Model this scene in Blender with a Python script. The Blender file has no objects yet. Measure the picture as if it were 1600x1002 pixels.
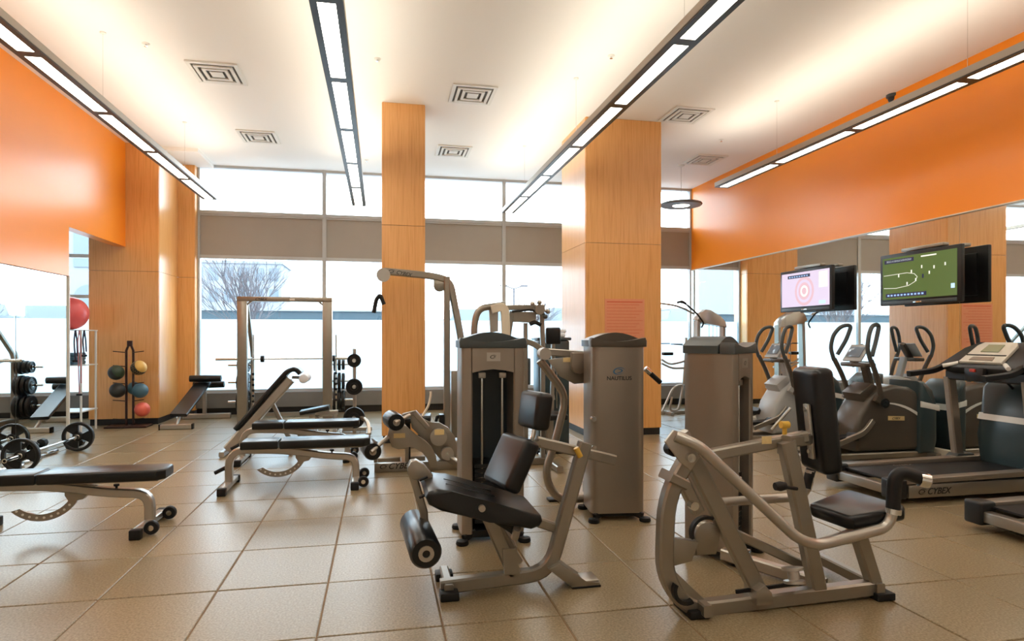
import bpy, bmesh, math, random
from mathutils import Vector, Matrix
R = math.radians
random.seed(7)
S = bpy.context.scene
C = S.collection
# ------------------------------------------------------------------ camera, world, light, exposure
F = 1000.0                      # focal length in pixels of the 1600 x 1002 frame
YAW = math.atan(206 / F)
HZ = 526.0                      # horizon row
H = 1.42                        # camera height
cd = bpy.data.cameras.new('camera'); cam = bpy.data.objects.new('camera', cd); C.objects.link(cam)
cd.sensor_width = 36; cd.lens = 36 * F / 1600; cd.shift_y = (HZ - 501) / 1600
cd.clip_start = .05; cd.clip_end = 500
cam.location = (0, 0, H); cam.rotation_euler = (R(90), 0, -YAW)
S.camera = cam
wd = bpy.data.worlds.new('overcast_sky'); S.world = wd; wd.use_nodes = True
bg = wd.node_tree.nodes['Background']
bg.inputs[0].default_value = (.86, .95, 1, 1); bg.inputs[1].default_value = 5.2
S.view_settings.view_transform = 'Standard'; S.view_settings.look = 'None'
S.view_settings.gamma = 1; S.view_settings.use_curve_mapping = False
S.view_settings.exposure = 0.66
LAMP_DOWN = 8.5; LAMP_UP = 6.5

# ------------------------------------------------------------------ pixel -> place
_s, _c = math.sin(YAW), math.cos(YAW)
def ray(u, v):
    a = (u - 800) / F; b = -(v - HZ) / F
    return Vector((a * _c + _s, -a * _s + _c, b))
def G(u, v, z=0.0):
    r = ray(u, v); t = (z - H) / r.z; return Vector((r.x * t, r.y * t, z))
def PY(u, v, Y):
    r = ray(u, v); t = Y / r.y; return Vector((r.x * t, Y, H + r.z * t))
def PX(u, v, X):
    r = ray(u, v); t = X / r.x; return Vector((X, r.y * t, H + r.z * t))

# ------------------------------------------------------------------ materials
MAT = {}
def mat(name, col, rough=.5, metal=0., coat=0., spec=.5, emit=None, es=0., bump=0., bscale=40., vary=0., vscale=8.):
    m = bpy.data.materials.new(name); m.use_nodes = True; nt = m.node_tree
    b = nt.nodes['Principled BSDF']
    b.inputs['Base Color'].default_value = (*col, 1); b.inputs['Roughness'].default_value = rough
    b.inputs['Metallic'].default_value = metal; b.inputs['Coat Weight'].default_value = coat
    b.inputs['Specular IOR Level'].default_value = spec
    if coat: b.inputs['Coat Roughness'].default_value = .12
    if emit: b.inputs['Emission Color'].default_value = (*emit, 1); b.inputs['Emission Strength'].default_value = es
    if bump or vary:
        tc = nt.nodes.new('ShaderNodeTexCoord')
        if vary:
            n = nt.nodes.new('ShaderNodeTexNoise'); n.inputs['Scale'].default_value = vscale; n.inputs['Detail'].default_value = 4
            nt.links.new(tc.outputs['Object'], n.inputs['Vector'])
            mx = nt.nodes.new('ShaderNodeMix'); mx.data_type = 'RGBA'
            mx.inputs[6].default_value = (*[c * (1 - vary) for c in col], 1); mx.inputs[7].default_value = (*[min(1, c * (1 + vary)) for c in col], 1)
            nt.links.new(n.outputs['Fac'], mx.inputs[0]); nt.links.new(mx.outputs[2], b.inputs['Base Color'])
        if bump:
            n2 = nt.nodes.new('ShaderNodeTexNoise'); n2.inputs['Scale'].default_value = bscale; n2.inputs['Detail'].default_value = 3
            nt.links.new(tc.outputs['Object'], n2.inputs['Vector'])
            bp = nt.nodes.new('ShaderNodeBump'); bp.inputs['Strength'].default_value = bump; bp.inputs['Distance'].default_value = .01
            nt.links.new(n2.outputs['Fac'], bp.inputs['Height']); nt.links.new(bp.outputs['Normal'], b.inputs['Normal'])
    MAT[name] = m; return m
def ramp_mat(name, stops, scale, nscale, detail, rough, coat=0., coatr=.15, dist=0., spec=.5):
    m = bpy.data.materials.new(name); m.use_nodes = True; nt = m.node_tree; b = nt.nodes['Principled BSDF']
    tc = nt.nodes.new('ShaderNodeTexCoord'); mp = nt.nodes.new('ShaderNodeMapping'); mp.inputs['Scale'].default_value = scale
    n = nt.nodes.new('ShaderNodeTexNoise'); n.inputs['Scale'].default_value = nscale; n.inputs['Detail'].default_value = detail
    n.inputs['Distortion'].default_value = dist
    cr = nt.nodes.new('ShaderNodeValToRGB'); el = cr.color_ramp.elements
    el[0].position, el[0].color = stops[0][0], (*stops[0][1], 1); el[1].position, el[1].color = stops[-1][0], (*stops[-1][1], 1)
    for p, c in stops[1:-1]: e = el.new(p); e.color = (*c, 1)
    nt.links.new(tc.outputs['Object'], mp.inputs[0]); nt.links.new(mp.outputs[0], n.inputs['Vector'])
    nt.links.new(n.outputs['Fac'], cr.inputs[0]); nt.links.new(cr.outputs[0], b.inputs['Base Color'])
    b.inputs['Roughness'].default_value = rough; b.inputs['Coat Weight'].default_value = coat; b.inputs['Coat Roughness'].default_value = coatr
    b.inputs['Specular IOR Level'].default_value = spec
    MAT[name] = m; return m
ramp_mat('wood', [(.25, (.70, .315, .08)), (.45, (.80, .395, .115)), (.6, (.85, .435, .14)), (.8, (.73, .34, .09))], (26, 26, .9), 2.2, 5, .38, coat=.9, coatr=.27)
ramp_mat('tile', [(.3, (.165, .12, .06)), (.5, (.255, .195, .11)), (.7, (.35, .28, .175))], (1, 1, 1), 90, 3, .3, spec=.5)
mat('grout', (.23, .15, .08), .8, vary=.25)
mat('ceiling_paint', (.90, .875, .83), .85, bump=.05, bscale=120)
mat('orange_paint', (.97, .285, .003), .5, spec=.25, coat=.65, vary=.03, vscale=2)
MAT['orange_paint'].node_tree.nodes['Principled BSDF'].inputs['Coat Roughness'].default_value = .27
mat('white_paint', (.80, .77, .72), .7, vary=.03)
mat('alcove_paint', (.62, .60, .60), .6, vary=.03)
mat('mirror', (.90, .93, .92), .015, metal=1.)
mat('trim_light', (.75, .68, .55), .4)
mat('alu', (.50, .53, .55), .35, metal=.0, vary=.04)
mat('spandrel', (.37, .345, .31), .45, vary=.05, vscale=3)
mat('sill', (.20, .20, .20), .4, vary=.06)
mat('black_base', (.012, .012, .013), .45, vary=.2)
mat('silver', (.33, .30, .255), .31, metal=.75, vary=.05, vscale=14)
mat('silver_light', (.47, .44, .395), .3, metal=.75, vary=.05, vscale=14)
mat('bronze', (.31, .262, .215), .33, metal=.6, coat=.1, vary=.05, vscale=6)
mat('chrome', (.72, .72, .70), .12, metal=1., vary=.03)
mat('vinyl', (.005, .0062, .008), .3, spec=.45, bump=.025, bscale=260, vary=.15, vscale=20)
mat('far_tyre', (.03, .03, .035), .8, vary=.1)
mat('rubber', (.008, .008, .009), .5, spec=.35, vary=.2, vscale=20)
mat('plastic', (.012, .0125, .014), .34, spec=.4, vary=.12, vscale=12)
mat('teal_cap', (.055, .068, .072), .36, vary=.1, vscale=10)
mat('teal_shell', (.028, .05, .058), .33, coat=.15, vary=.1, vscale=6)
mat('brown_shell', (.075, .062, .048), .34, coat=.1, vary=.08, vscale=6)
mat('grey_shell', (.42, .43, .43), .35, vary=.05, vscale=6)
mat('white_shell', (.78, .77, .73), .35, vary=.03)
mat('recess', (.02, .035, .045), .3, vary=.2)
mat('iron', (.009, .010, .011), .4, spec=.4, metal=.1, vary=.2, vscale=25)
mat('rack_steel', (.045, .018, .014), .4, metal=.4, vary=.2)
mat('yellow', (.70, .42, .06), .4, vary=.08)
mat('sticker', (.72, .55, .26), .5, vary=.12, vscale=60)
mat('ink', (.015, .015, .016), .5, vary=.05)
mat('ink_blue', (.04, .13, .24), .5, vary=.05)
mat('paper_pink', (.80, .33, .18), .7, vary=.05, vscale=20)
mat('paper_print', (.70, .14, .06), .7, vary=.05)
mat('towel', (.80, .84, .90), .9, bump=.4, bscale=120, vary=.04)
mat('pink_ball', (.80, .13, .13), .32, vary=.05)
mat('ball_red', (.78, .14, .085), .45, bump=.2, bscale=90, vary=.06)
mat('ball_green', (.03, .055, .03), .45, bump=.2, bscale=90, vary=.15)
mat('ball_blue', (.05, .13, .18), .45, bump=.2, bscale=90, vary=.1)
mat('ball_yellow', (.70, .42, .10), .45, bump=.2, bscale=90, vary=.06)
mat('ball_black', (.02, .022, .02), .45, bump=.2, bscale=90, vary=.15)
mat('band', (.03, .025, .05), .5, vary=.2)
mat('band_pink', (.55, .22, .22), .5, vary=.1)
mat('lamp_frame', (.085, .085, .08), .4, metal=.3, vary=.05)
mat('lamp_side', (.50, .45, .38), .4, metal=.4, vary=.05)
mat('lamp_down', (1, 1, 1), .5, emit=(1, .93, .80), es=LAMP_DOWN)
mat('lamp_up', (1, 1, 1), .5, emit=(1, .92, .78), es=LAMP_UP)
mat('disc_grey', (.17, .18, .19), .4, metal=.2, vary=.05)
mat('vent_white', (.78, .76, .70), .5, vary=.03)
mat('vent_dark', (.16, .145, .115), .7, vary=.1)
mat('screen_green', (.05, .09, .03), .25, emit=(.055, .085, .022), es=.8)
mat('screen_pink', (.1, .08, .1), .25, emit=(.50, .42, .53), es=1.0)
mat('screen_rose', (.1, .06, .06), .25, emit=(.52, .33, .37), es=1.0)
mat('screen_line', (.4, .4, .4), .3, emit=(.5, .52, .45), es=1.0)
mat('screen_dark', (.01, .012, .03), .25, emit=(.012, .015, .04), es=1.0)
mat('screen_sky', (.2, .3, .4), .25, emit=(.35, .5, .75), es=1.0)
mat('display', (.30, .33, .22), .2, vary=.05)
mat('display_blue', (.20, .26, .34), .12, vary=.05)
mat('console_face', (.62, .58, .50), .4, vary=.04)
mat('led_red', (.5, .05, .03), .3, vary=.05)
mat('snow', (.34, .36, .39), .9, vary=.03, vscale=.3)
mat('parapet', (.022, .05, .07), .7, vary=.08, vscale=.5)
mat('bark', (.085, .09, .105), .9, vary=.15)
mat('far_stone', (.20, .23, .26), .9, vary=.05, vscale=.5)
mat('far_window', (.10, .14, .18), .3, vary=.08)
mat('far_truck', (.13, .17, .2), .5, vary=.05)
def glass():
    m = bpy.data.materials.new('glass'); m.use_nodes = True; nt = m.node_tree; nt.nodes.clear()
    o = nt.nodes.new('ShaderNodeOutputMaterial'); mx = nt.nodes.new('ShaderNodeMixShader')
    t = nt.nodes.new('ShaderNodeBsdfTransparent'); t.inputs[0].default_value = (.96, .985, 1, 1)
    g = nt.nodes.new('ShaderNodeBsdfGlossy'); g.inputs['Roughness'].default_value = .01
    f = nt.nodes.new('ShaderNodeFresnel')
    ge = nt.nodes.new('ShaderNodeNewGeometry'); ior = nt.nodes.new('ShaderNodeMapRange')      # same outer reflectance on both sides of the thin pane
    ior.inputs['To Min'].default_value = 1.45; ior.inputs['To Max'].default_value = 1 / 1.45
    nt.links.new(ge.outputs['Backfacing'], ior.inputs['Value']); nt.links.new(ior.outputs[0], f.inputs[0])
    nt.links.new(f.outputs[0], mx.inputs[0]); nt.links.new(t.outputs[0], mx.inputs[1]); nt.links.new(g.outputs[0], mx.inputs[2])
    nt.links.new(mx.outputs[0], o.inputs[0]); MAT['glass'] = m
def frosted():
    m = bpy.data.materials.new('frosted'); m.use_nodes = True; nt = m.node_tree; nt.nodes.clear()
    o = nt.nodes.new('ShaderNodeOutputMaterial'); mx = nt.nodes.new('ShaderNodeMixShader'); mx.inputs[0].default_value = .75
    t = nt.nodes.new('ShaderNodeBsdfTranslucent'); t.inputs[0].default_value = (.80, .93, 1, 1)
    g = nt.nodes.new('ShaderNodeBsdfDiffuse'); g.inputs[0].default_value = (.78, .88, .93, 1)
    nt.links.new(g.outputs[0], mx.inputs[1]); nt.links.new(t.outputs[0], mx.inputs[2])
    nt.links.new(mx.outputs[0], o.inputs[0]); MAT['frosted'] = m
glass(); frosted()

# ------------------------------------------------------------------ mesh tools
V = Vector
def roundpath(pts, r, n=5):
    """polyline with its inner corners rounded by radius r"""
    pts = [V(p) for p in pts]
    if r <= 0 or len(pts) < 3: return pts
    out = [pts[0]]
    for i in range(1, len(pts) - 1):
        a, b, c = pts[i - 1], pts[i], pts[i + 1]
        d1 = (a - b); d2 = (c - b)
        k = min(r, d1.length * .49, d2.length * .49)
        p, q = b + d1.normalized() * k, b + d2.normalized() * k
        for j in range(n + 1):
            t = j / n; out.append(p * (1 - t) ** 2 + b * 2 * t * (1 - t) + q * t * t)
    out.append(pts[-1]); return out
class B:
    def __init__(s): s.bm = bmesh.new()
    def sweep(s, pts, prof, side=None, r=0., n=5):
        pts = roundpath(pts, r, n); bm = s.bm; rings = []
        N = len(pts); prev = None
        for i, p in enumerate(pts):
            t = (pts[min(i + 1, N - 1)] - pts[max(i - 1, 0)]).normalized()
            if side is not None: a = V(side)
            elif prev is not None: a = prev
            else: a = V((0, 0, 1)) if abs(t.z) < .9 else V((1, 0, 0))
            a = (a - t * a.dot(t)); a.normalize(); prev = a
            b = t.cross(a)
            k = 1.0
            if 0 < i < N - 1:
                t1 = (pts[i] - pts[i - 1]).normalized(); t2 = (pts[i + 1] - pts[i]).normalized()
                k = 1 / max(.5, math.cos(t1.angle(t2, 0) / 2))
            rings.append([bm.verts.new(p + a * x + b * (y * k if side is not None else y)) for x, y in prof])
        m = len(prof)
        for i in range(N - 1):
            for j in range(m):
                bm.faces.new((rings[i][j], rings[i][(j + 1) % m], rings[i + 1][(j + 1) % m], rings[i + 1][j]))
        bm.faces.new(rings[0][::-1]); bm.faces.new(rings[-1]); return s
    def tube(s, pts, rad, r=0., seg=10, n=5):
        return s.sweep(pts, [(rad * math.cos(2 * math.pi * k / seg), rad * math.sin(2 * math.pi * k / seg)) for k in range(seg)], None, r, n)
    def bar(s, pts, w, h, side=(0, 1, 0), r=0., ch=.15, n=5):
        """rectangular section: w along 'side', h across it"""
        c = min(w, h) * ch; x, y = w / 2, h / 2
        return s.sweep(pts, [(-x + c, -y), (x - c, -y), (x, -y + c), (x, y - c), (x - c, y), (-x + c, y), (-x, y - c), (-x, -y + c)], side, r, n)
    def prism(s, poly, O, U, W, th, bev=0., seg=2):
        """polygon (list of 2d) in the plane O + x U + y W, thickness th centred"""
        U = V(U).normalized(); W = V(W).normalized(); N = U.cross(W).normalized(); O = V(O); bm = s.bm
        a = [bm.verts.new(O + U * x + W * y - N * th / 2) for x, y in poly]
        b = [bm.verts.new(O + U * x + W * y + N * th / 2) for x, y in poly]
        f0 = bm.faces.new(a[::-1]); f1 = bm.faces.new(b); n = len(poly); fs = [f0, f1]
        for i in range(n): fs.append(bm.faces.new((a[i], a[(i + 1) % n], b[(i + 1) % n], b[i])))
        if bev > 0:
            es = list(set(list(f0.edges) + list(f1.edges)))
            bmesh.ops.bevel(bm, geom=es, offset=bev, segments=seg, profile=.5, affect='EDGES')
        return s
    def plate(s, pts, th, normal, bev=0.):
        """polygon of 3d points (coplanar), extruded by th along the normal, centred"""
        n = V(normal).normalized(); bm = s.bm
        a = [bm.verts.new(V(p) - n * th / 2) for p in pts]; b = [bm.verts.new(V(p) + n * th / 2) for p in pts]
        f0 = bm.faces.new(a[::-1]); f1 = bm.faces.new(b); k = len(pts)
        for i in range(k): bm.faces.new((a[i], a[(i + 1) % k], b[(i + 1) % k], b[i]))
        if bev: bmesh.ops.bevel(bm, geom=list(set(list(f0.edges) + list(f1.edges))), offset=bev, segments=2, profile=.5, affect='EDGES')
        return s
    def box(s, c, size, bev=0., seg=2, rot=None):
        bm = s.bm
        M = Matrix.Translation(V(c)) @ (rot.to_4x4() if rot is not None else Matrix.Identity(4)) @ Matrix.Diagonal((*size, 1))
        g = bmesh.ops.create_cube(bm, size=1, matrix=M)
        if bev > 0:
            es = list({e for v in g['verts'] for e in v.link_edges})
            bmesh.ops.bevel(bm, geom=es, offset=min(bev, min(size) * .49), segments=seg, profile=.5, affect='EDGES')
        return s
    def span(s, lo, hi, bev=0., seg=2):
        lo, hi = V(lo), V(hi); return s.box((lo + hi) / 2, hi - lo, bev, seg)
    def lathe(s, prof, O, axis, seg=20, caps=True):
        """profile [(radius, along)] turned about the axis through O"""
        ax = V(axis).normalized(); a = V((0, 0, 1)) if abs(ax.z) < .9 else V((1, 0, 0))
        a = (a - ax * a.dot(ax)).normalized(); b = ax.cross(a); O = V(O); bm = s.bm; rings = []
        for r, h in prof:
            if r < 1e-5: rings.append([bm.verts.new(O + ax * h)])
            else: rings.append([bm.verts.new(O + ax * h + (a * math.cos(2 * math.pi * k / seg) + b * math.sin(2 * math.pi * k / seg)) * r) for k in range(seg)])
        for i in range(len(rings) - 1):
            p, q = rings[i], rings[i + 1]
            for k in range(seg):
                k2 = (k + 1) % seg
                if len(p) == 1 and len(q) == 1: continue
                if len(p) == 1: bm.faces.new((p[0], q[k], q[k2]))
                elif len(q) == 1: bm.faces.new((p[k], p[k2], q[0]))
                else: bm.faces.new((p[k], p[k2], q[k2], q[k]))
        if caps:
            if len(rings[0]) > 1: bm.faces.new(rings[0][::-1])
            if len(rings[-1]) > 1: bm.faces.new(rings[-1])
        return s
    def ball(s, c, r, seg=20, rings=12):
        return s.lathe([(r * math.sin(math.pi * i / rings) if 0 < i < rings else 0, -r * math.cos(math.pi * i / rings)) for i in range(rings + 1)], c, (0, 0, 1), seg)
    def obj(s, name, m, parent=None, smooth=42, local=False):
        bmesh.ops.recalc_face_normals(s.bm, faces=s.bm.faces)
        me = bpy.data.meshes.new(name)
        if parent is not None and not local: s.bm.transform(wm(parent).inverted())
        s.bm.to_mesh(me); s.bm.free()
        if smooth:
            me.shade_smooth(); me.set_sharp_from_angle(angle=R(smooth))
        me.materials.append(MAT[m])
        o = bpy.data.objects.new(name, me); C.objects.link(o)
        if parent is not None: o.parent = parent
        return o
def wm(o):
    M = Matrix.LocRotScale(o.location, o.rotation_euler, o.scale)
    return wm(o.parent) @ M if o.parent else M
def tag(o, label, cat, group=None, kind=None):
    o['label'] = label; o['category'] = cat
    if group: o['group'] = group
    if kind: o['kind'] = kind
    return o
def thing(name, label, cat, loc=(0, 0, 0), rz=0., group=None):
    o = bpy.data.objects.new(name, None); C.objects.link(o); o.empty_display_size = .1
    o.location = loc; o.rotation_euler = (0, 0, rz); return tag(o, label, cat, group)
def struct(o, label, cat='setting'): return tag(o, label, cat, kind='structure')
def copy_tree(o, parent=None):
    c = o.copy(); C.objects.link(c); c.parent = parent
    for ch in list(o.children): copy_tree(ch, c)
    return c
def origin_to(o, loc):
    """shift a one-mesh thing's origin to its base"""
    o.data.transform(Matrix.Translation(-V(loc))); o.location = loc; return o
def text(name, s, O, U, W, size, m, parent, slant=0., depth=.002, bold=0.):
    """flat lettering: O = left end of the baseline, U = reading direction, W = up"""
    cu = bpy.data.curves.new(name, 'FONT'); cu.body = s; cu.size = size; cu.shear = slant; cu.offset = .014 * size + bold; cu.extrude = depth / 2
    t = bpy.data.objects.new(name, cu); C.objects.link(t)
    bpy.context.view_layer.update()
    me = bpy.data.meshes.new_from_object(t.evaluated_get(bpy.context.evaluated_depsgraph_get()))
    bpy.data.objects.remove(t)
    U = V(U).normalized(); W = V(W).normalized(); N = U.cross(W)
    M = Matrix(((U.x, W.x, N.x, O[0]), (U.y, W.y, N.y, O[1]), (U.z, W.z, N.z, O[2]), (0, 0, 0, 1)))
    me.transform(wm(parent).inverted() @ M); me.materials.clear(); me.materials.append(MAT[m]); me.name = name
    o = bpy.data.objects.new(name, me); C.objects.link(o); o.parent = parent; return o
def arc2(cx, cy, r, a0, a1, n): return [(cx + r * math.cos(R(a0 + (a1 - a0) * k / n)), cy + r * math.sin(R(a0 + (a1 - a0) * k / n))) for k in range(n + 1)]
def swirl(name, O, U, W, size, m, parent):
    """the small eye-shaped emblem that stands before or over the lettering"""
    b = B(); U = V(U).normalized(); W = V(W).normalized(); N = U.cross(W)
    for k, (a0, a1, r, sh) in enumerate(((20, 330, 1., 0), (-150, 150, .55, .1))):
        pts = []
        n = 22
        outer = [((r) * math.cos(R(a0 + (a1 - a0) * i / n)) + sh, .62 * r * math.sin(R(a0 + (a1 - a0) * i / n))) for i in range(n + 1)]
        inner = [((r - .22 * math.sin(math.pi * i / n) - .03) * math.cos(R(a0 + (a1 - a0) * i / n)) + sh, .62 * (r - .3 * math.sin(math.pi * i / n) - .03) * math.sin(R(a0 + (a1 - a0) * i / n))) for i in range(n + 1)]
        for i in range(n):
            q = [outer[i], outer[i + 1], inner[i + 1], inner[i]]
            vs = [b.bm.verts.new(V(O) + U * ((x + .35 * y) * size) + W * (y * size) + N * .0015) for x, y in q]
            b.bm.faces.new(vs)
    return b.obj(name, m, parent, smooth=0)

# ------------------------------------------------------------------ the room
XL, XR, YW, YB, ZC = -4.0, 6.43, 12.5, -2.6, 4.53
COLF = 8.65            # front of the free-standing columns
LCF = 11.3             # front of the column at the left wall
XA = -6.6              # far side of the alcove
SOF = 2.86             # underside of the orange upper walls
MT = 2.215             # top of the left mirror
MYE = 9.4              # far end of the left mirror wall

# floor: grout bed, one object per tile
fl = struct(B().span((XA - .2, YB - .2, -.14), (XR + .2, YW + .35, -.006)).obj('floor', 'grout', smooth=0), 'speckled beige stone tile floor with brown grout joints', 'floor')
TX0, TXS, TY0, TYS, GAP = -.295, .597, 3.83, .685, .009
cells = []
i0 = math.floor((XA - TX0) / TXS); i1 = math.ceil((XR - TX0) / TXS); j0 = math.floor((YB - TY0) / TYS); j1 = math.ceil((YW - TY0) / TYS)
for i in range(i0, i1):
    for j in range(j0, j1):
        x0, x1 = TX0 + i * TXS + GAP / 2, TX0 + (i + 1) * TXS - GAP / 2
        y0, y1 = TY0 + j * TYS + GAP / 2, TY0 + (j + 1) * TYS - GAP / 2
        x0, x1, y0, y1 = max(x0, XA), min(x1, XR), max(y0, YB), min(y1, YW)
        if x1 - x0 < .03 or y1 - y0 < .03: continue
        if x1 < XL and y1 < MYE - .1: continue
        cx, cy = (x0 + x1) / 2, (y0 + y1) / 2
        dpt = cx * _s + cy * _c; vis = False
        if dpt > .5:
            for (a, b_) in ((x0, y0), (x1, y0), (x0, y1), (x1, y1), (cx, cy)):
                dd = a * _s + b_ * _c
                if dd < .5: continue
                u = 800 + F * (a * _c - b_ * _s) / dd; v = HZ + F * H / dd
                if -20 < u < 1620 and v < 1020: vis = True
        cells.append((0 if vis else 1, dpt, x0, x1, y0, y1))
cells.sort()
tmesh = {}
rest = B()
for k, (nv, dpt, x0, x1, y0, y1) in enumerate(cells):
    if nv or k >= 300: rest.span((x0, y0, -.03), (x1, y1, 0)); continue
    key = (round(x1 - x0, 3), round(y1 - y0, 3))
    if key not in tmesh:
        t = B(); w, h = (x1 - x0) / 2, (y1 - y0) / 2; e = .004
        t.bm.verts.ensure_lookup_table()
        lo = [t.bm.verts.new((sx * w, sy * h, -.02)) for sx, sy in ((-1, -1), (1, -1), (1, 1), (-1, 1))]
        mi = [t.bm.verts.new((sx * w, sy * h, -.003)) for sx, sy in ((-1, -1), (1, -1), (1, 1), (-1, 1))]
        up = [t.bm.verts.new((sx * (w - e), sy * (h - e), 0)) for sx, sy in ((-1, -1), (1, -1), (1, 1), (-1, 1))]
        for A_, B_ in ((lo, mi), (mi, up)):
            for q in range(4): t.bm.faces.new((A_[q], A_[(q + 1) % 4], B_[(q + 1) % 4], B_[q]))
        t.bm.faces.new(up)
        o = t.obj('floor_tile', 'tile', smooth=0); tmesh[key] = o.data
    else:
        o = bpy.data.objects.new('floor_tile', tmesh[key]); C.objects.link(o)
    o.parent = fl; o.location = ((x0 + x1) / 2, (y0 + y1) / 2, random.uniform(-.0012, .0004))
o = rest.obj('floor_tile_field', 'tile', fl, smooth=0); o['kind'] = 'stuff'
# make tile texture differ from tile to tile: object-space noise moved by the object's own random value
nt = MAT['tile'].node_tree
oi = nt.nodes.new('ShaderNodeObjectInfo'); mp = [n for n in nt.nodes if n.type == 'MAPPING'][0]
cb = nt.nodes.new('ShaderNodeCombineXYZ'); mu = nt.nodes.new('ShaderNodeMath'); mu.operation = 'MULTIPLY'; mu.inputs[1].default_value = 37
nt.links.new(oi.outputs['Random'], mu.inputs[0]); nt.links.new(mu.outputs[0], cb.inputs[0]); nt.links.new(mu.outputs[0], cb.inputs[1]); nt.links.new(cb.outputs[0], mp.inputs['Location'])
cr = [n for n in nt.nodes if n.type == 'VALTORGB'][0]; bs = nt.nodes['Principled BSDF']
hv = nt.nodes.new('ShaderNodeHueSaturation'); mr = nt.nodes.new('ShaderNodeMapRange'); mr.inputs['To Min'].default_value = .93; mr.inputs['To Max'].default_value = 1.06
nt.links.new(oi.outputs['Random'], mr.inputs['Value']); nt.links.new(mr.outputs[0], hv.inputs['Value']); nt.links.new(cr.outputs[0], hv.inputs['Color']); nt.links.new(hv.outputs[0], bs.inputs['Base Color'])

struct(B().span((XL - .9, YB - .2, ZC), (XR + .3, YW + .35, ZC + .2)).obj('ceiling', 'ceiling_paint', smooth=0), 'smooth cream white painted ceiling', 'ceiling')
struct(B().span((XA - .2, YB - .2, 0), (XR + .3, YB, ZC)).obj('wall_back', 'white_paint', smooth=0), 'plain white wall behind the exercise floor', 'wall')
# left wall: solid behind the mirror, orange upper wall that carries on as a beam over the alcove opening
wl = struct(B().span((XL - .16, YB, MT), (XL, MYE, ZC)).span((XL - .16, MYE, SOF), (XL, LCF, ZC)).obj('wall_left', 'orange_paint', smooth=0), 'glossy orange upper wall above the mirrors and the alcove opening', 'wall')
B().span((XL - .16, YB, 0), (XL - .03, MYE, MT)).obj('mirror_backing', 'white_paint', wl, smooth=0)
B().span((XL - .16, MYE, 0), (XL + .006, MYE + .012, MT)).obj('end_trim', 'white_shell', wl, smooth=0)
o = thing('wall_mirror', 'tall wall mirror below the orange wall beside the barbell', 'mirror', (XL, 4, 0))
e = MYE
for k in range(9):
    y1 = e - .006; y0 = e - 1.22; e = y0
    p = B().box((0, 0, 0), (.012, y1 - y0, MT - .02)).obj('mirror_panel', 'mirror', None, smooth=0)
    p.parent = o; p.location = (-.02, (y0 + y1) / 2 - 4, MT / 2); p.rotation_euler = (0, 0, R((.0, .22, -.1, .05, .0)[k % 5]))
# right wall
wr = struct(B().span((XR, YB, SOF - .04), (XR + .2, YW, ZC)).obj('wall_right', 'orange_paint', smooth=0), 'glossy orange upper wall above the mirror with the televisions', 'wall')
B().span((XR + .1, YB, 0), (XR + .2, YW, SOF - .04)).obj('mirror_backing', 'white_paint', wr, smooth=0)
B().span((XR - .012, YB, SOF - .052), (XR + .1, YW, SOF - .04)).obj('edge_trim', 'trim_light', wr, smooth=0)
B().span((XR - .01, YB, 0), (XR + .1, YW, .1)).obj('skirting', 'trim_light', wr, smooth=0)
o = thing('wall_mirror', 'long wall mirror under the orange wall behind treadmills and televisions', 'mirror', (XR, 5, 0))
e = YW
while e > YB + .3:
    y1 = e - .003; y0 = e - 1.6; e = y0
    p = B().box((0, 0, 0), (.012, y1 - max(y0, YB), SOF - .052 - .1)).obj('mirror_panel', 'mirror', None, smooth=0)
    p.parent = o; p.location = (.03, (max(y0, YB) + y1) / 2 - 5, (SOF - .052 + .1) / 2)

# wood clad columns with separate veneer panels
def column(name, x0, x1, y0, y1, label, splits_x=1, zs=(.1, 2.45, ZC), plinth=.1):
    o = struct(B().span((x0 + .015, y0 + .015, 0), (x1 - .015, y1 - .015, ZC)).obj(name, 'black_base', smooth=0), label, 'column')
    g = .0025
    for a, b_ in zip(zs[:-1], zs[1:]):
        for k in range(splits_x):
            xa, xb = x0 + (x1 - x0) * k / splits_x, x0 + (x1 - x0) * (k + 1) / splits_x
            for yy in (y0, y1):
                B().span((xa + g, yy - .003, a + g), (xb - g, yy + .02, b_ - g) if yy == y0 else (xb - g, yy + .003, b_ - g)).obj('wood_panel', 'wood', o, smooth=0)
        for xx, d in ((x0, 1), (x1, -1)):
            lo, hi = sorted((xx - .003 * d, xx + .02 * d))
            B().span((lo, y0 + .02, a + g), (hi, y1 - .002, b_ - g)).obj('wood_panel', 'wood', o, smooth=0)
    return o
column('column', .025, .589, COLF, COLF + .6, 'narrow square wood clad column behind the cable machine', zs=(.1, 2.9, ZC))
bigc = column('column', 2.845, 3.99, COLF, COLF + 1.2, 'wide wood clad column with a pink notice on it', zs=(.1, 2.75, ZC))
column('column', -4.53, -3.51, LCF, YW - .2, 'wood clad column beside the medicine ball rack', zs=(.1, 2.47, ZC))
column('column', -3.51, -3.23, YW - .2, YW + .2, 'slim wood pilaster between the left column and the window', zs=(.1, 2.47, ZC))
column('column', 4.15, 5.34, YW - .3, YW + .2, 'wood clad pilaster at the window wall behind the wide column', zs=(.1, 2.75, ZC))

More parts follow.
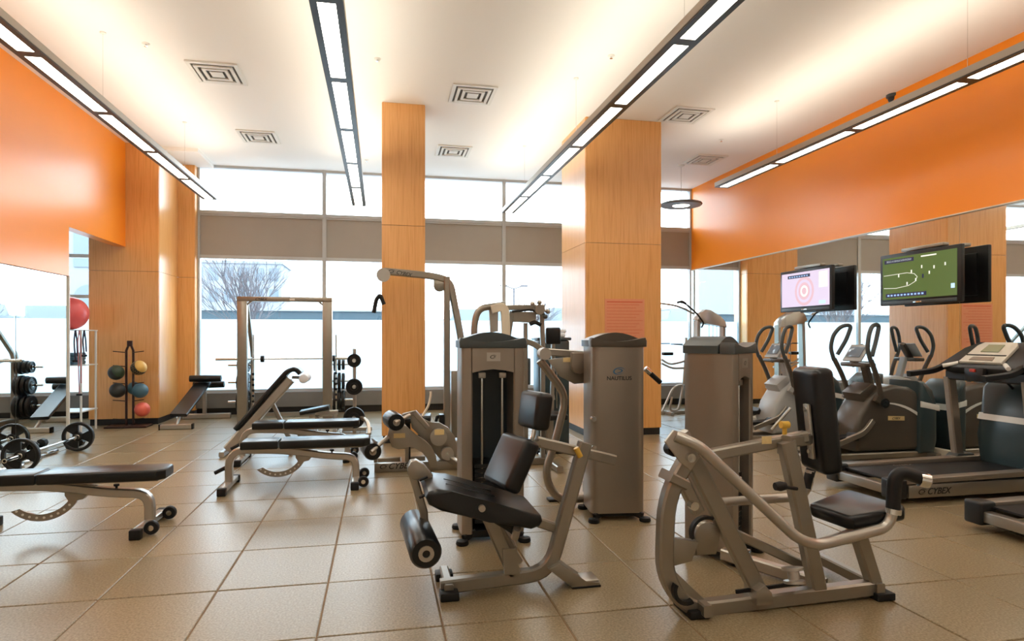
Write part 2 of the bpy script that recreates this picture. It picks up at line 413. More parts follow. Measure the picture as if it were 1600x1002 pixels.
# window wall: bays between mullions, each an own window with frames, panes, spandrel and frosted film
ZU0, ZS1, ZS0, ZF, ZP0 = 3.68, 3.62, 2.90, 1.735, .40
def bay(n, x0, x1, spandrel=True, tops=ZC, label=''):
    o = tag(bpy.data.objects.new('window_%d' % n, None), label, 'window', kind='structure'); C.objects.link(o); o.location = ((x0 + x1) / 2, YW, 0)
    fw = .035
    f = B()
    f.span((x0 + .0005, YW - .05, ZP0), (x0 + fw, YW + .07, tops)); f.span((x1 - fw, YW - .05, ZP0), (x1 - .0005, YW + .07, tops))
    for zz in (ZP0 + .02, ZS0 - .03, ZU0) if spandrel else (ZP0 + .02, 2.12, ZS0 - .07): f.span((x0 + fw, YW - .04, zz - .03), (x1 - fw, YW + .06, zz + .03))
    f.span((x0 + fw, YW - .04, tops - .045), (x1 - fw, YW + .06, tops))
    f.obj('frame', 'alu', o, smooth=0)
    if spandrel:
        B().span((x0 + fw, YW - .015, ZS0), (x1 - fw, YW + .02, ZS1)).obj('spandrel_panel', 'spandrel', o, smooth=0)
        B().span((x0 + fw, YW - .03, ZS1 - .005), (x1 - fw, YW + .05, ZU0 - .03)).obj('transom', 'alu', o, smooth=0)
        B().span((x0 + fw, YW + .02, ZU0 + .03), (x1 - fw, YW + .03, tops)).obj('upper_pane', 'glass', o, smooth=0)
    B().span((x0 + fw, YW + .02, ZP0 + .05), (x1 - fw, YW + .03, ZS0 - .06 if spandrel else tops)).obj('lower_pane', 'glass', o, smooth=0)
    B().span((x0 + fw, YW + .012, ZP0 + .05), (x1 - fw, YW + .016, ZF)).obj('frosted_film', 'frosted', o, smooth=0)
    return o
bay(1, -6.5, -4.58, False, 3.3, 'alcove window with frosted film beside the left column')
bay(2, -3.225, -1.025, label='window bay with bare tree outside, behind the squat rack')
bay(3, -1.025, .69, label='window bay left of the narrow wooden column')
bay(4, .69, 2.405, label='window bay right of the narrow wooden column')
bay(5, 2.405, 4.12, label='window bay next to the wide wooden column')
bay(6, 5.345, XR - .002, label='slim window bay in the corner by the right mirror')
ws = struct(B().span((-3.23, YW - .16, .13), (4.15, YW + .1, ZP0)).span((5.34, YW - .16, .13), (XR, YW + .1, ZP0)).span((XA, YW - .16, .13), (-4.53, YW + .1, ZP0)).obj('trim_1', 'sill', smooth=0), 'dark grey boxed sill along the foot of the windows', 'sill')
struct(B().span((-3.23, YW - .08, 0), (4.15, YW + .1, .13)).span((5.34, YW - .08, 0), (XR, YW + .1, .13)).span((XA, YW - .08, 0), (-4.53, YW + .1, .13)).obj('baseboard_window', 'black_base', smooth=0), 'black recessed baseboard under the window sill', 'baseboard')
struct(B().span((XA - .2, MYE - .3, 0), (XA, YW + .2, 3.3)).span((XA, MYE - .3, 0), (XL - .16, MYE - .1, 3.3)).obj('wall_alcove', 'alcove_paint', smooth=0), 'pale grey walls of the alcove behind the left column', 'wall')
struct(B().span((XA - .2, MYE - .3, 3.3), (XL - .16, YW + .2, 3.45)).obj('ceiling_alcove', 'alcove_paint', smooth=0), 'pale grey ceiling of the alcove', 'ceiling')
# shallow dropped ceiling box in the corner between left column and window
struct(B().span((XL, LCF + .1, ZC - .06), (-2.95, YW - .06, ZC)).obj('trim_2', 'ceiling_paint', smooth=0), 'shallow dropped ceiling edge at the window corner', 'trim')

# ------------------------------------------------------------------ outside
struct(B().span((-60, YW + .8, -.3), (80, 140, -.1)).obj('ground_outside', 'snow', smooth=0), 'snow covered ground outside the windows', 'ground')
o = thing('parapet_wall', 'long dark blue wall beyond the snow outside', 'wall', (-8, 32, 0))
B().span((-22, 31.7, -.1), (1.8, 32.3, 2.62)).obj('wall_body', 'parapet', o, smooth=0)
B().span((-22, 31.6, 2.62), (1.8, 32.4, 2.7)).obj('coping', 'far_stone', o, smooth=0)
def bare_tree(base, h, label, seed):
    rnd = random.Random(seed); t = thing('bare_tree', label, 'tree', base, group='bare trees outside')
    tr = B(); br = B()
    def grow(p, d, l, r, lvl):
        q = p + d * l
        m = p + d * l * .5 + V((rnd.uniform(-.04, .04), rnd.uniform(-.04, .04), 0)) * l
        (tr if lvl == 0 else br).sweep([p, m, q], [(r * math.cos(a), r * math.sin(a)) for a in (0, 2.1, 4.2)])
        if lvl >= 4: return
        for k in range(4 if lvl < 3 else 3):
            dd = (d + V((rnd.uniform(-.62, .62), rnd.uniform(-.5, .5), rnd.uniform(-.1, .4)))).normalized()
            grow(p + d * l * rnd.uniform(.45, 1), dd, l * rnd.uniform(.6, .8), r * .55, lvl + 1)
    for k in range(3): grow(V(base), V((rnd.uniform(-.16, .16), rnd.uniform(-.1, .1), 1)).normalized(), h * .36, h * .011, 0)
    tr.obj('trunk', 'bark', t); br.obj('branches', 'bark', t)
    return t
p = G(400, 545); d_ = 21.0
bare_tree(PY(398, 526, d_).xy.to_3d() + V((0, 0, -.1)), 4.6, 'bare winter tree outside behind the squat rack', 3)
bare_tree(V((6.6, 27, -.1)), 4.0, 'small bare winter tree outside behind the wide column', 5)
o = thing('street_lamp', 'twin headed street lamp outside between the columns', 'lamp', (12.6, 60, 0))
lx = PY(803, 450, 60); o.location = (lx.x, 60, -.1)
B().tube([(lx.x, 60, -.1), (lx.x, 60, lx.z)], .09).obj('pole', 'bark', o)
for s_ in (-1, 1): B().tube([(lx.x, 60, lx.z - .1), (lx.x + s_ * .9, 60, lx.z + .2)], .06).box((lx.x + s_ * 1.0, 60, lx.z + .2), (.7, .3, .16)).obj('lamp_head', 'bark', o)
def far_building(loc, w, d, h, nx, nz, label, arch=False):
    o = thing('building', label, 'building', loc); x, y, z = loc
    B().span((x - w / 2, y, -.1), (x + w / 2, y + d, h)).obj('wall', 'far_stone', o, smooth=0)
    B().span((x - w / 2 - .2, y - .2, h), (x + w / 2 + .2, y + d, h + .3)).obj('cornice', 'far_stone', o, smooth=0)
    for i in range(nx):
        for k in range(nz):
            cx = x - w / 2 + w * (i + .5) / nx; z0 = h * (k + .2) / nz; z1 = h * (k + .8) / nz; ww = w / nx * .3
            poly = [(-ww, z0), (ww, z0), (ww, z1)] + ([(ww * math.cos(R(a)), z1 + ww * math.sin(R(a))) for a in range(20, 180, 20)] if arch else []) + [(-ww, z1)]
            B().prism(poly, (cx, y - .02, 0), (1, 0, 0), (0, 0, 1), .12).obj('window', 'far_window', o, smooth=0)
far_building((-19, 44, 0), 11, 6, 9.5, 4, 2, 'pale stone building with arched windows outside the alcove', True)
far_building((-19, 80, 0), 15, 8, 10, 9, 4, 'pale distant building behind the bare tree', False)
far_building((48, 84, 0), 16, 8, 5.2, 8, 2, 'low pale distant building outside on the horizon', False)
def truck(u, v0, Y, label, L=5.0, hh=2.4):
    p_ = PY(u, v0, Y); o = thing('truck', label, 'truck', (p_.x, Y, -.1), group='parked trucks outside'); x = p_.x; z = -.1; hh = p_.z + .1
    B().prism([(-L / 2, .5), (L / 2, .5), (L / 2, hh), (-L * .1, hh), (-L * .12, hh * .82), (-L * .35, hh * .8), (-L * .42, hh * .5), (-L / 2, hh * .45)], (x, Y, z), (1, 0, 0), (0, 0, 1), 2., .05).obj('body', 'far_truck', o)
    B().prism([(-L * .38, hh * .5), (-L * .14, hh * .5), (-L * .14, hh * .75), (-L * .33, hh * .75)], (x, Y - 1.01, z), (1, 0, 0), (0, 0, 1), .04).obj('side_window', 'far_window', o)
    for sx in (-.32, .32): B().lathe([(.45, -.15), (.45, .15)], (x + sx * L, Y - .95, z + .45), (0, 1, 0), 12).obj('wheel', 'rubber', o)
truck(722, 484, 31, 'parked truck outside behind the narrow column')
truck(872, 482, 33, 'parked truck outside left of the wide column')
truck(1048, 486, 32, 'parked truck outside right of the wide column')

# ------------------------------------------------------------------ ceiling: linear pendants, diffusers, disc lamp, dome camera
ZL = 3.70
def pendant(x, yend, nmod, label):
    w, hgt, mod = .225, .075, 1.4
    o = thing('linear_pendant_light', label, 'light', (x, yend - nmod * mod / 2, ZL), group='linear pendant lights')
    y0 = yend - nmod * mod
    f = B()
    for sx in (-1, 1): f.span((x + sx * .0875 - .025, y0, ZL), (x + sx * .0875 + .025, yend, ZL + .012))
    for k in range(nmod + 1): f.span((x - .0625, yend - k * mod - .05, ZL), (x + .0625, yend - k * mod + (.05 if k else 0), ZL + .012))
    f.obj('face_frame', 'lamp_frame', o, smooth=0)
    h = B()
    for sx in (-1, 1): h.span((x + sx * .1125 - .004, y0, ZL + .012), (x + sx * .1125 + .004, yend, ZL + hgt))
    for yy in (y0, yend - .008): h.span((x - .108, yy, ZL + .012), (x + .108, yy + .008, ZL + hgt))
    h.obj('housing', 'lamp_side', o, smooth=0)
    for k in range(nmod):
        a, b_ = yend - (k + 1) * mod + .051, yend - k * mod - .051
        B().span((x - .0622, a, ZL + .004), (x + .0622, b_, ZL + .008)).obj('diffuser', 'lamp_down', o, smooth=0)
        B().span((x - .085, a, ZL + .05), (x + .085, b_, ZL + .056)).obj('uplight_lens', 'lamp_up', o, smooth=0)
    B().span((x - .107, y0 + .01, ZL + .012), (x + .107, yend - .01, ZL + .03)).obj('gear_tray', 'lamp_side', o, smooth=0)
    k = 1
    while yend - k * mod > y0:
        yy = yend - k * mod
        B().tube([(x, yy, ZL + .03), (x, yy, ZC - .01)], .0025, seg=6).obj('suspension_cable', 'chrome', o)
        B().lathe([(.03, 0), (.03, -.012), (.01, -.02)], (x, yy, ZC + .001), (0, 0, 1), 12).obj('ceiling_cup', 'vent_white', o)
        k += 2
pendant(-2.775, 11.45, 9, 'long pendant light strip hanging beside the orange wall with barbell mirror')
pendant(-.361, 11.49, 9, 'long pendant light strip hanging left of the narrow wooden column')
pendant(2.31, 11.59, 9, 'long pendant light strip hanging between the two free standing columns')
pendant(5.13, 8.97, 7, 'long pendant light strip hanging beside the television wall')
def vent(x, y, w, l, label):
    o = thing('ceiling_vent', label, 'vent', (x, y, ZC), group='square ceiling air diffusers')
    B().span((x - w / 2 + .02, y - l / 2 + .02, ZC - .006), (x + w / 2 - .02, y + l / 2 - .02, ZC + .002)).obj('dark_throat', 'vent_dark', o, smooth=0)
    for k in range(4):
        a = 1 - k * .25; ww, ll = w / 2 * a, l / 2 * a; t = .035 if k else .045; zt = ZC - .008 - (.0 if k == 0 else .012)
        if k == 3:
            B().span((x - ww, y - ll, zt - .006), (x + ww, y + ll, zt)).obj('centre_plate', 'vent_white', o, smooth=0); continue
        b = B()
        b.span((x - ww, y - ll, zt - .01), (x - ww + t, y + ll, zt + .006)).span((x + ww - t, y - ll, zt - .01), (x + ww, y + ll, zt + .006))
        b.span((x - ww + t, y - ll, zt - .01), (x + ww - t, y - ll + t, zt + .006)).span((x - ww + t, y + ll - t, zt - .01), (x + ww - t, y + ll, zt + .006))
        b.obj('vane_ring' if k else 'frame', 'vent_white', o, smooth=0)
kz = (ZC - H) / 2.98
for px, py, lb in ((-1.80, 7.75, 'ceiling air diffuser between the left pair of pendant strips, the one farther from the windows'),
                   (-1.77, 10.1, 'ceiling air diffuser between the left pair of pendant strips, the one closer to the windows'),
                   (1.11, 7.8, 'ceiling air diffuser in front of the narrow wooden column'),
                   (1.15, 10.25, 'ceiling air diffuser behind the narrow wooden column near the windows'),
                   (4.02, 7.95, 'ceiling air diffuser in front of the wide wooden column')):
    vent(px * kz, py * kz, .56, .62, lb)
vent(5.35 * kz, 9.9 * kz, .56, .62, 'faint ceiling air diffuser above the corner disc lamp')
dl = V((5.34, 10.74, 3.79))
o = thing('disc_pendant_lamp', 'grey disc pendant lamp with bright centre in the window corner', 'lamp', dl)
B().lathe([(.15, .012), (.16, -.005), (.36, .0), (.375, .02), (.36, .04), (.12, .075), (.02, .08), (0, .08)], dl, (0, 0, 1), 40).obj('disc_shade', 'disc_grey', o)
B().lathe([(0, -.002), (.145, -.002), (.145, .008), (0, .008)], dl, (0, 0, 1), 28).obj('diffuser', 'lamp_down', o)
B().tube([dl + V((0, 0, .08)), (dl.x, dl.y, ZC)], .004, seg=6).obj('cord', 'lamp_side', o)
B().lathe([(.06, 0), (.06, -.02), (.02, -.04), (0, -.04)], (dl.x, dl.y, ZC), (0, 0, 1), 16).obj('ceiling_rose', 'vent_white', o)
p = G(1396, 148, ZC)
o = thing('dome_camera', 'small dark dome security camera on the ceiling', 'camera', p)
B().lathe([(.085, 0), (.085, -.03), (.07, -.04), (0, -.04)], p, (0, 0, 1), 20).obj('mount', 'teal_cap', o)
B().lathe([(.065, -.04), (.062, -.07), (.045, -.095), (.02, -.107), (0, -.11)], p, (0, 0, 1), 20).obj('dome', 'plastic', o)
for u, v, lb in ((228, 68, 'above the pendant strip by the barbell mirror'), (590, 92, 'between the middle pendant strips'), (573, 250, 'left of the narrow wooden column'), (955, 87, 'beside the pendant strip between the columns'), (1127, 218, 'right of the wide wooden column')):
    p = G(u, v, ZC)
    o = thing('sprinkler_head', 'tiny white sprinkler head in the ceiling ' + lb, 'sprinkler', p, group='ceiling sprinkler heads')
    B().lathe([(.04, 0), (.04, -.004), (.02, -.01), (0, -.01)], p, (0, 0, 1), 14).obj('escutcheon', 'vent_white', o)
    B().lathe([(.01, -.01), (.01, -.03), (.018, -.032), (0, -.034)], p, (0, 0, 1), 8).obj('deflector', 'chrome', o)

# ------------------------------------------------------------------ notice on the wide column
a, b_ = PY(945, 467, COLF - .008), PY(1007, 525, COLF - .008)
o = thing('notice', 'pink printed notice fixed to the wide wooden column', 'notice', ((a.x + b_.x) / 2, COLF - .008, b_.z - .15))
B().span((a.x, COLF - .009, b_.z - .2), (b_.x, COLF - .004, a.z)).obj('sheet', 'paper_pink', o, smooth=0)
for k in range(14):
    zz = a.z - .035 - k * .045
    if zz < b_.z - .17: break
    B().span((a.x + .03, COLF - .011, zz - (.016 if k == 0 else .006)), (b_.x - .03 - (k % 3) * .05, COLF - .0085, zz)).obj('print_line', 'paper_print', o, smooth=0)

# ------------------------------------------------------------------ televisions
def tv(y0, y1, z0, z1, label, kind):
    x = 6.25; yc, zc = (y0 + y1) / 2, (z0 + z1) / 2; w, h = y1 - y0, z1 - z0
    o = thing('television', label, 'television', (x, yc, z0), group='wall mounted televisions')
    sx = x - .004
    B().span((x, y0, z0), (x + .05, y1, z1), .012).obj('casing', 'plastic', o)
    B().span((x + .045, y0 + .12, z0 + .08), (x + .08, y1 - .12, z1 - .08), .01).obj('rear_cover', 'plastic', o)
    scr = B().span((sx, y0 + .05, z0 + .075), (x + .002, y1 - .05, z1 - .045)).obj('screen', 'screen_green' if kind else 'screen_pink', o, smooth=0)
    B().span((x - .006, y0 + .05, z0 + .012), (x + .001, y1 - .05, z0 + .05), .002).obj('speaker_grille', 'teal_cap', o)
    B().span((x - .008, yc - .06, z0 + .02), (x - .005, yc + .06, z0 + .036), .002).obj('maker_badge', 'chrome', o)
    B().span((x + .078, yc - .16, zc - .12), (x + .095, yc + .16, zc + .12)).obj('mount_plate', 'iron', o, smooth=0)
    B().bar([(x + .09, yc, zc), (XR + .024, yc, zc)], .06, .06, (0, 0, 1)).obj('mount_arm', 'iron', o)
    B().span((x + .01, yc - .34, z1 + .01), (x + .10, yc + .26, z1 + .05), .01).span((x + .04, yc - .2, z1 - .01), (x + .07, yc - .16, z1 + .02)).span((x + .04, yc + .12, z1 - .01), (x + .07, yc + .16, z1 + .02)).obj('top_receiver', 'silver', o)
    X = sx - .0012
    def P2(s_, t_): return V((X, y1 - .05 - s_ * (w - .1), z0 + .075 + t_ * (h - .12)))     # s left to right, t bottom to top
    def strip(name, pts, th, m):
        b = B(); b.bar([P2(*q) for q in pts], .002, th, (1, 0, 0)); b.obj(name, m, scr, smooth=0)
    def rect(name, s0, t0, s1, t1, m): a_, c_ = P2(s0, t0), P2(s1, t1); B().span((X - .001, min(a_.y, c_.y), min(a_.z, c_.z)), (X + .001, max(a_.y, c_.y), max(a_.z, c_.z))).obj(name, m, scr, smooth=0)
    if kind:
        strip('pitch_line', [(.02, .28), (.2, .26), (.38, .3), (.47, .38), (.5, .48), (.46, .56), (.36, .6), (.02, .58)], .006, 'screen_line')
        for s_, t_ in ((.24, .55), (.42, .62), (.56, .7), (.66, .55), (.72, .66), (.36, .35), (.48, .42), (.86, .7)):
            rect('player', s_ - .008, t_ - .035, s_ + .008, t_ + .035, 'screen_line')
        rect('player', .565, .44, .585, .53, 'screen_dark')
        rect('score_bar', .03, .86, .45, .95, 'screen_dark'); rect('score_text', .06, .885, .42, .93, 'screen_line')
        rect('score_text', .55, .92, .75, .95, 'screen_line'); rect('caption_bar', .05, .05, .62, .14, 'screen_dark')
        for k in range(11): rect('caption_text', .075 + k * .048, .075, .105 + k * .048, .115, 'screen_sky')
        rect('channel_mark', .93, .16, .975, .26, 'screen_sky')
    else:
        for rr, m in ((.30, 'screen_rose'), (.24, 'screen_pink'), (.18, 'screen_rose'), (.12, 'screen_line'), (.07, 'screen_rose')):
            c_ = P2(.5, .44); b = B()
            b.lathe([(rr * (h - .12) * 1.4, 0), (rr * (h - .12) * 1.4, .001)], (X + .0004 - (.3 - rr) * .004, c_.y, c_.z), (-1, 0, 0), 32); b.obj('ripple_ring', m, scr, smooth=0)
        rect('caption_bar', .14, .84, .62, .93, 'screen_dark')
        for k in range(8): rect('caption_text', .17 + k * .053, .865, .205 + k * .053, .9, 'screen_sky')
        rect('side_graphic', .8, .5, .97, .95, 'screen_line'); rect('channel_mark', .8, .04, .93, .14, 'screen_sky')
tv(PX(1502, 470, 6.25).y, PX(1375, 470, 6.25).y, 1.805, 2.445, 'wall television showing a green football match', True)
tv(PX(1300, 470, 6.25).y, PX(1219, 470, 6.25).y, 1.80, 2.44, 'wall television showing pale pink rings', False)

# ------------------------------------------------------------------ weight plates, barbells
def plate_mesh(O, ax, r, th, holes=True):
    b = B(); ax = V(ax).normalized()
    if not holes:
        b.lathe([(.028, -th / 2), (r * .45, -th / 2), (r * .5, -th * .3), (r * .8, -th * .3), (r * .85, -th / 2), (r * .97, -th / 2), (r, -th * .3), (r, th * .3), (r * .97, th / 2), (r * .85, th / 2), (r * .8, th * .3), (r * .5, th * .3), (r * .45, th / 2), (.028, th / 2)], O, ax, 26)
        return b
    a = V((0, 0, 1)) if abs(ax.z) < .9 else V((1, 0, 0)); a = (a - ax * a.dot(ax)).normalized(); c = ax.cross(a)
    b.lathe([(r * .8, -th * .35), (r * .85, -th / 2), (r * .97, -th / 2), (r, -th * .3), (r, th * .3), (r * .97, th / 2), (r * .85, th / 2), (r * .8, th * .35), (r * .8, -th * .35)], O, ax, 30, caps=False)
    b.lathe([(.02, -th * .55), (r * .28, -th * .55), (r * .33, -th * .3), (r * .33, th * .3), (r * .28, th * .55), (.02, th * .55)], O, ax, 20)
    for k in range(3):
        an = R(90 + 120 * k); poly = []
        for q in range(7): t = an + R(-30 + 10 * q); poly.append((r * .83 * math.cos(t), r * .83 * math.sin(t)))
        for q in range(5): t = an + R(34 - 17 * q); poly.append((r * .3 * math.cos(t), r * .3 * math.sin(t)))
        b.prism(poly, O, a, c, th * .55)
    return b
def wplate(O, ax, r, th, label, group, holes=False):
    o = plate_mesh(O, ax, r, th, holes).obj('weight_plate', 'iron'); tag(o, label, 'weight', group)
    hub = B().lathe([(.021, -th * .56), (.028, -th * .56), (.028, th * .56), (.021, th * .56), (.021, -th * .56)], O, ax, 16, caps=False).obj('hub_ring', 'chrome')
    origin_to(o, O); hub.data.transform(Matrix.Translation(-V(O))); hub.parent = o
    return o
def barbell(xa, ya, yb, z, r, label):
    o = thing('barbell', label, 'barbell', (xa, (ya + yb) / 2, 0))
    B().tube([(xa, ya - .3, z), (xa, yb + .06, z)], .014).tube([(xa, ya - .3, z), (xa, ya + .1, z)], .024).tube([(xa, yb - .1, z), (xa, yb + .06, z)], .024).obj('bar', 'chrome', o)
    return o
barbell(-3.66, 7.55, 8.84, .18, .18, 'chrome barbell lying on the floor by the mirror with grip plates')
for yy, lb in ((7.55, 'black three grip plate on the floor barbell, the end nearer the padded bench'), (8.84, 'black three grip plate on the floor barbell, the end nearer the medicine ball rack')):
    wplate((-3.66, yy, .182), (0, 1, 0), .18, .05, lb, 'grip plates on the floor barbell', True)
o = thing('curl_bar', 'zigzag chrome curl bar on the floor beside the barbell', 'barbell', (-3.88, 8.2, 0))
B().tube([(-3.88, 7.35, .02), (-3.88, 7.75, .02), (-3.80, 7.9, .02), (-3.88, 8.02, .02), (-3.88, 8.14, .02), (-3.80, 8.26, .02), (-3.88, 8.4, .02), (-3.88, 8.8, .02)], .014, .05).obj('bar', 'chrome', o)
for a_, c_ in ((7.35, 7.62), (8.55, 8.8)): B().tube([(-3.88, a_, .024), (-3.88, c_, .024)], .024).obj('sleeve', 'chrome', o)
o = thing('dumbbell', 'short black dumbbell on the floor by the mirror', 'dumbbell', (-3.8, 9.1, 0))
B().tube([(-3.8, 8.98, .06), (-3.8, 9.22, .06)], .016).obj('handle', 'chrome', o)
for yy in (8.98, 9.22): B().lathe([(.03, -.05), (.055, -.04), (.06, 0), (.055, .04), (.03, .05)], (-3.8, yy, .06), (0, 1, 0), 8).obj('head', 'iron', o)

# ------------------------------------------------------------------ flat / incline benches
def make_bench():
    t = thing('weight_bench', '-', 'bench')
    L = dict(local=True)
    B().bar([(-.575, 0, .05), (-.575, 0, .36), (-.1, 0, .345), (.32, 0, .275), (.575, 0, .255), (.575, 0, .05)], .07, .065, (0, 1, 0), .16).obj('frame', 'silver_light', t, **L)
    B().box((.28, 0, .365), (.72, .06, .035), .006).obj('pad_rail', 'silver', t, **L)
    for x in (-.575, .575):
        B().box((x, 0, .045), (.06, .56, .045), .006).obj('foot_bar', 'silver_light', t, **L)
        for sy in (-1, 1): B().box((x, sy * .285, .035), (.075, .06, .07), .008).obj('rubber_foot', 'rubber', t, **L)
    for sy in (-.2, .2):
        w = B().lathe([(.012, -.02), (.045, -.02), (.05, -.012), (.05, .012), (.045, .02), (.012, .02)], (.65, sy, .055), (0, 1, 0), 18).obj('wheel', 'rubber', t, **L)
        h = B().lathe([(0, -.023), (.02, -.023), (.02, .023), (0, .023)], (.65, sy, .055), (0, 1, 0), 12).box((.615, sy, .055), (.07, .012, .03)).obj('wheel_hub', 'chrome', w, **L)
    B().prism([(-.165, -.13), (.165, -.13), (.165, .1), (.14, .13), (-.14, .13), (-.165, .1)], (-.29, 0, .412), (1, 0, 0), (0, 1, 0), .078, .016, 3).obj('seat_pad', 'vinyl', t, **L)
    B().prism([(-.41, -.14), (.36, -.14), (.41, -.09), (.41, .09), (.36, .14), (-.41, .14)], (.30, 0, .412), (1, 0, 0), (0, 1, 0), .078, .016, 3).obj('back_pad', 'vinyl', t, **L)
    A = [(.27 * math.cos(R(a)), .27 * math.sin(R(a))) for a in range(225, 337, 8)]; I = [(.22 * math.cos(R(a)), .22 * math.sin(R(a))) for a in range(336, 224, -8)]
    lad = B().prism(A + I, (-.14, 0, .36), (1, 0, 0), (0, 0, 1), .02).prism([(.0, .27), (.03, .22), (.12, .24), (.20, .33), (.0, .36)], (.02, 0, .0), (1, 0, 0), (0, 0, 1), .05).obj('angle_ladder', 'silver', t, **L)
    for a in range(231, 326, 11): B().lathe([(0, -.0115), (.009, -.0115), (.009, .0115), (0, .0115)], (-.14 + .245 * math.cos(R(a)), 0, .36 + .245 * math.sin(R(a))), (0, 1, 0), 8).obj('pin_hole', 'white_shell', lad, **L)
    B().tube([(-.60, 0, .2), (-.70, 0, .15)], .018).obj('grip_handle', 'rubber', t, **L)
    B().lathe([(.008, 0), (.008, .03), (.02, .03), (.02, .045), (0, .045)], (.35, 0, .29), (0, 0, 1), 10).obj('pull_knob', 'rubber', t, **L)
    return t
bn = make_bench()
spots = (((-2.25, 5.2), 0, 'black padded weight bench standing alone nearest the floor barbell'), ((-.805, 6.38), 0, 'black padded weight bench in front of its twin, wheels toward the leg curl machine'), ((-.95, 7.72), 0, 'black padded weight bench between its twin and the squat rack'))
for k, ((x, y), a, lb) in enumerate(spots):
    o = bn if k == 0 else copy_tree(bn)
    o.location = (x, y, 0); o.rotation_euler = (0, 0, a); tag(o, lb, 'bench', 'flat weight benches')
# decline board leaning up behind the benches (silver underside, black pad)
lo, hi = V((-1.80, 8.3, .06)), V((-1.08, 8.3, .90)); dr = (hi - lo).normalized(); up = V((-dr.z, 0, dr.x))
o = thing('decline_bench', 'steep sit-up board with silver side rail behind the two twin benches', 'bench', (-1.6, 8.3, 0))
B().bar([lo, hi], .22, .11, (0, 1, 0)).obj('side_rail', 'silver_light', o)
B().bar([lo + dr * .25 + up * .085, hi + dr * .06 + up * .085, hi + dr * .12 + up * .03 + dr * .02, hi + dr * .13 - up * .05], .3, .055, (0, 1, 0), .08, ch=.3).obj('pad', 'vinyl', o)
B().lathe([(.03, -.2), (.055, -.19), (.055, .19), (.03, .2)], hi + dr * .05 - up * .02 + V((.12, 0, -.02)), (0, 1, 0), 18).obj('leg_roller', 'towel', o)
B().tube([hi + dr * .02, hi + dr * .05 + V((.12, 0, -.03))], .018).obj('roller_arm', 'silver', o)
B().bar([lo + dr * .75, (-1.05, 8.3, .05)], .06, .05, (0, 1, 0)).bar([(-1.05, 8.02, .03), (-1.05, 8.58, .03)], .05, .05, (0, 0, 1)).obj('prop_leg', 'silver', o)
B().bar([(-1.82, 8.02, .035), (-1.82, 8.58, .035)], .06, .06, (0, 0, 1)).obj('foot_bar', 'silver_light', o)
# decline sit-up bench beside the left column
lo, hi = V((-3.06, 10.75, .20)), V((-2.98, 11.85, .62)); dr = (hi - lo).normalized()
o = thing('decline_bench', 'long decline sit-up bench with roller pads beside the left wooden column', 'bench', (-3.03, 11.3, 0))
B().bar([lo, hi], .26, .05, (1, 0, 0), ch=.3).obj('long_pad', 'vinyl', o)
B().bar([lo + V((0, .1, -.05)), hi + V((0, .05, -.05))], .07, .06, (1, 0, 0)).obj('spine', 'silver_light', o)
for z_, y_ in ((.70, 11.80), (.58, 12.02)): B().lathe([(.02, -.26), (.055, -.25), (.06, 0), (.055, .25), (.02, .26)], (-2.93, y_, z_), (1, 0, 0), 16).obj('roller_pad', 'vinyl', o)
B().bar([(-2.97, 11.9, .03), (-2.97, 11.9, .72)], .06, .06, (1, 0, 0)).bar([(-2.97, 11.8, .68), (-2.97, 12.03, .58)], .04, .04, (1, 0, 0)).obj('rear_post', 'silver_light', o)
B().bar([(-3.3, 11.9, .045), (-2.55, 11.9, .045)], .09, .09, (0, 0, 1)).obj('rear_foot', 'silver_light', o)
B().bar([(-3.27, 10.62, .04), (-2.83, 10.62, .04)], .08, .08, (0, 0, 1)).tube([(-3.06, 10.62, .05), (-3.06, 10.8, .17)], .025).obj('front_foot', 'silver_light', o)
for xx in (-3.28, -2.82): B().box((xx, 10.62, .04), (.02, .09, .085)).obj('end_cap', 'rubber', o)

# ------------------------------------------------------------------ medicine balls and their rack
mx, my = -3.86, 11.04
o = thing('medicine_ball_rack', 'dark steel tree rack for medicine balls before the left column', 'rack', (mx, my, 0))
B().span((mx - .3, my - .16, 0), (mx + .3, my + .16, .03), .008).obj('base_plate', 'rack_steel', o)
for sx in (-.035, .065): B().bar([(mx + sx, my, .02), (mx + sx, my, 1.2), (mx + .015, my, 1.33)], .03, .03, (0, 1, 0)).obj('post', 'rack_steel', o)
B().box((mx + .015, my, 1.31), (.07, .05, .09), .006).obj('top_cap', 'rack_steel', o)
for z_, in ((1.17,), (.95,), (.68,), (.41,), (.12,)):
    for s_ in (-1, 1): B().tube([(mx + .015 + s_ * .05, my - .02, z_), (mx + .015 + s_ * .22, my - .06, z_ + .02)], .007, seg=6).obj('ball_arm', 'rack_steel', o)
for k in range(4): B().box((mx + .015, my - .012, 1.12 - k * .07), (.022, .006, .03)).obj('number_tag', 'paper_pink', o)
def mball(dx, z, m, lab, r=.115, band=None, dy=-.08):
    q = V((mx + dx, my + dy, z)); b = B().ball(q, r, 22, 14).obj('medicine_ball', m); tag(b, lab, 'ball', 'medicine balls on the rack'); origin_to(b, q)
    if band:
        s_ = B().lathe([(r * math.cos(R(a)) * 1.004, r * math.sin(R(a)) * 1.004) for a in range(-28, 29, 7)], (0, 0, 0), (.75, -.5, .45), 22, caps=False).obj('colour_panel', band); s_.parent = b
mball(-.15, .86, 'ball_green', 'dark green medicine ball on the upper rack arm, opposite the yellow one', band='ball_black')
mball(.17, .93, 'ball_yellow', 'black and yellow medicine ball on the upper rack arm', band='ball_black')
mball(-.13, .585, 'ball_black', 'plain black medicine ball on the middle rack arm')
mball(.19, .575, 'ball_blue', 'blue grey medicine ball on the middle rack arm')
mball(.04, .60, 'ball_blue', 'dark blue medicine ball tucked between the posts of the rack', r=.10, dy=.1)
mball(.22, .28, 'ball_red', 'coral red medicine ball at the bottom of the rack', r=.112)

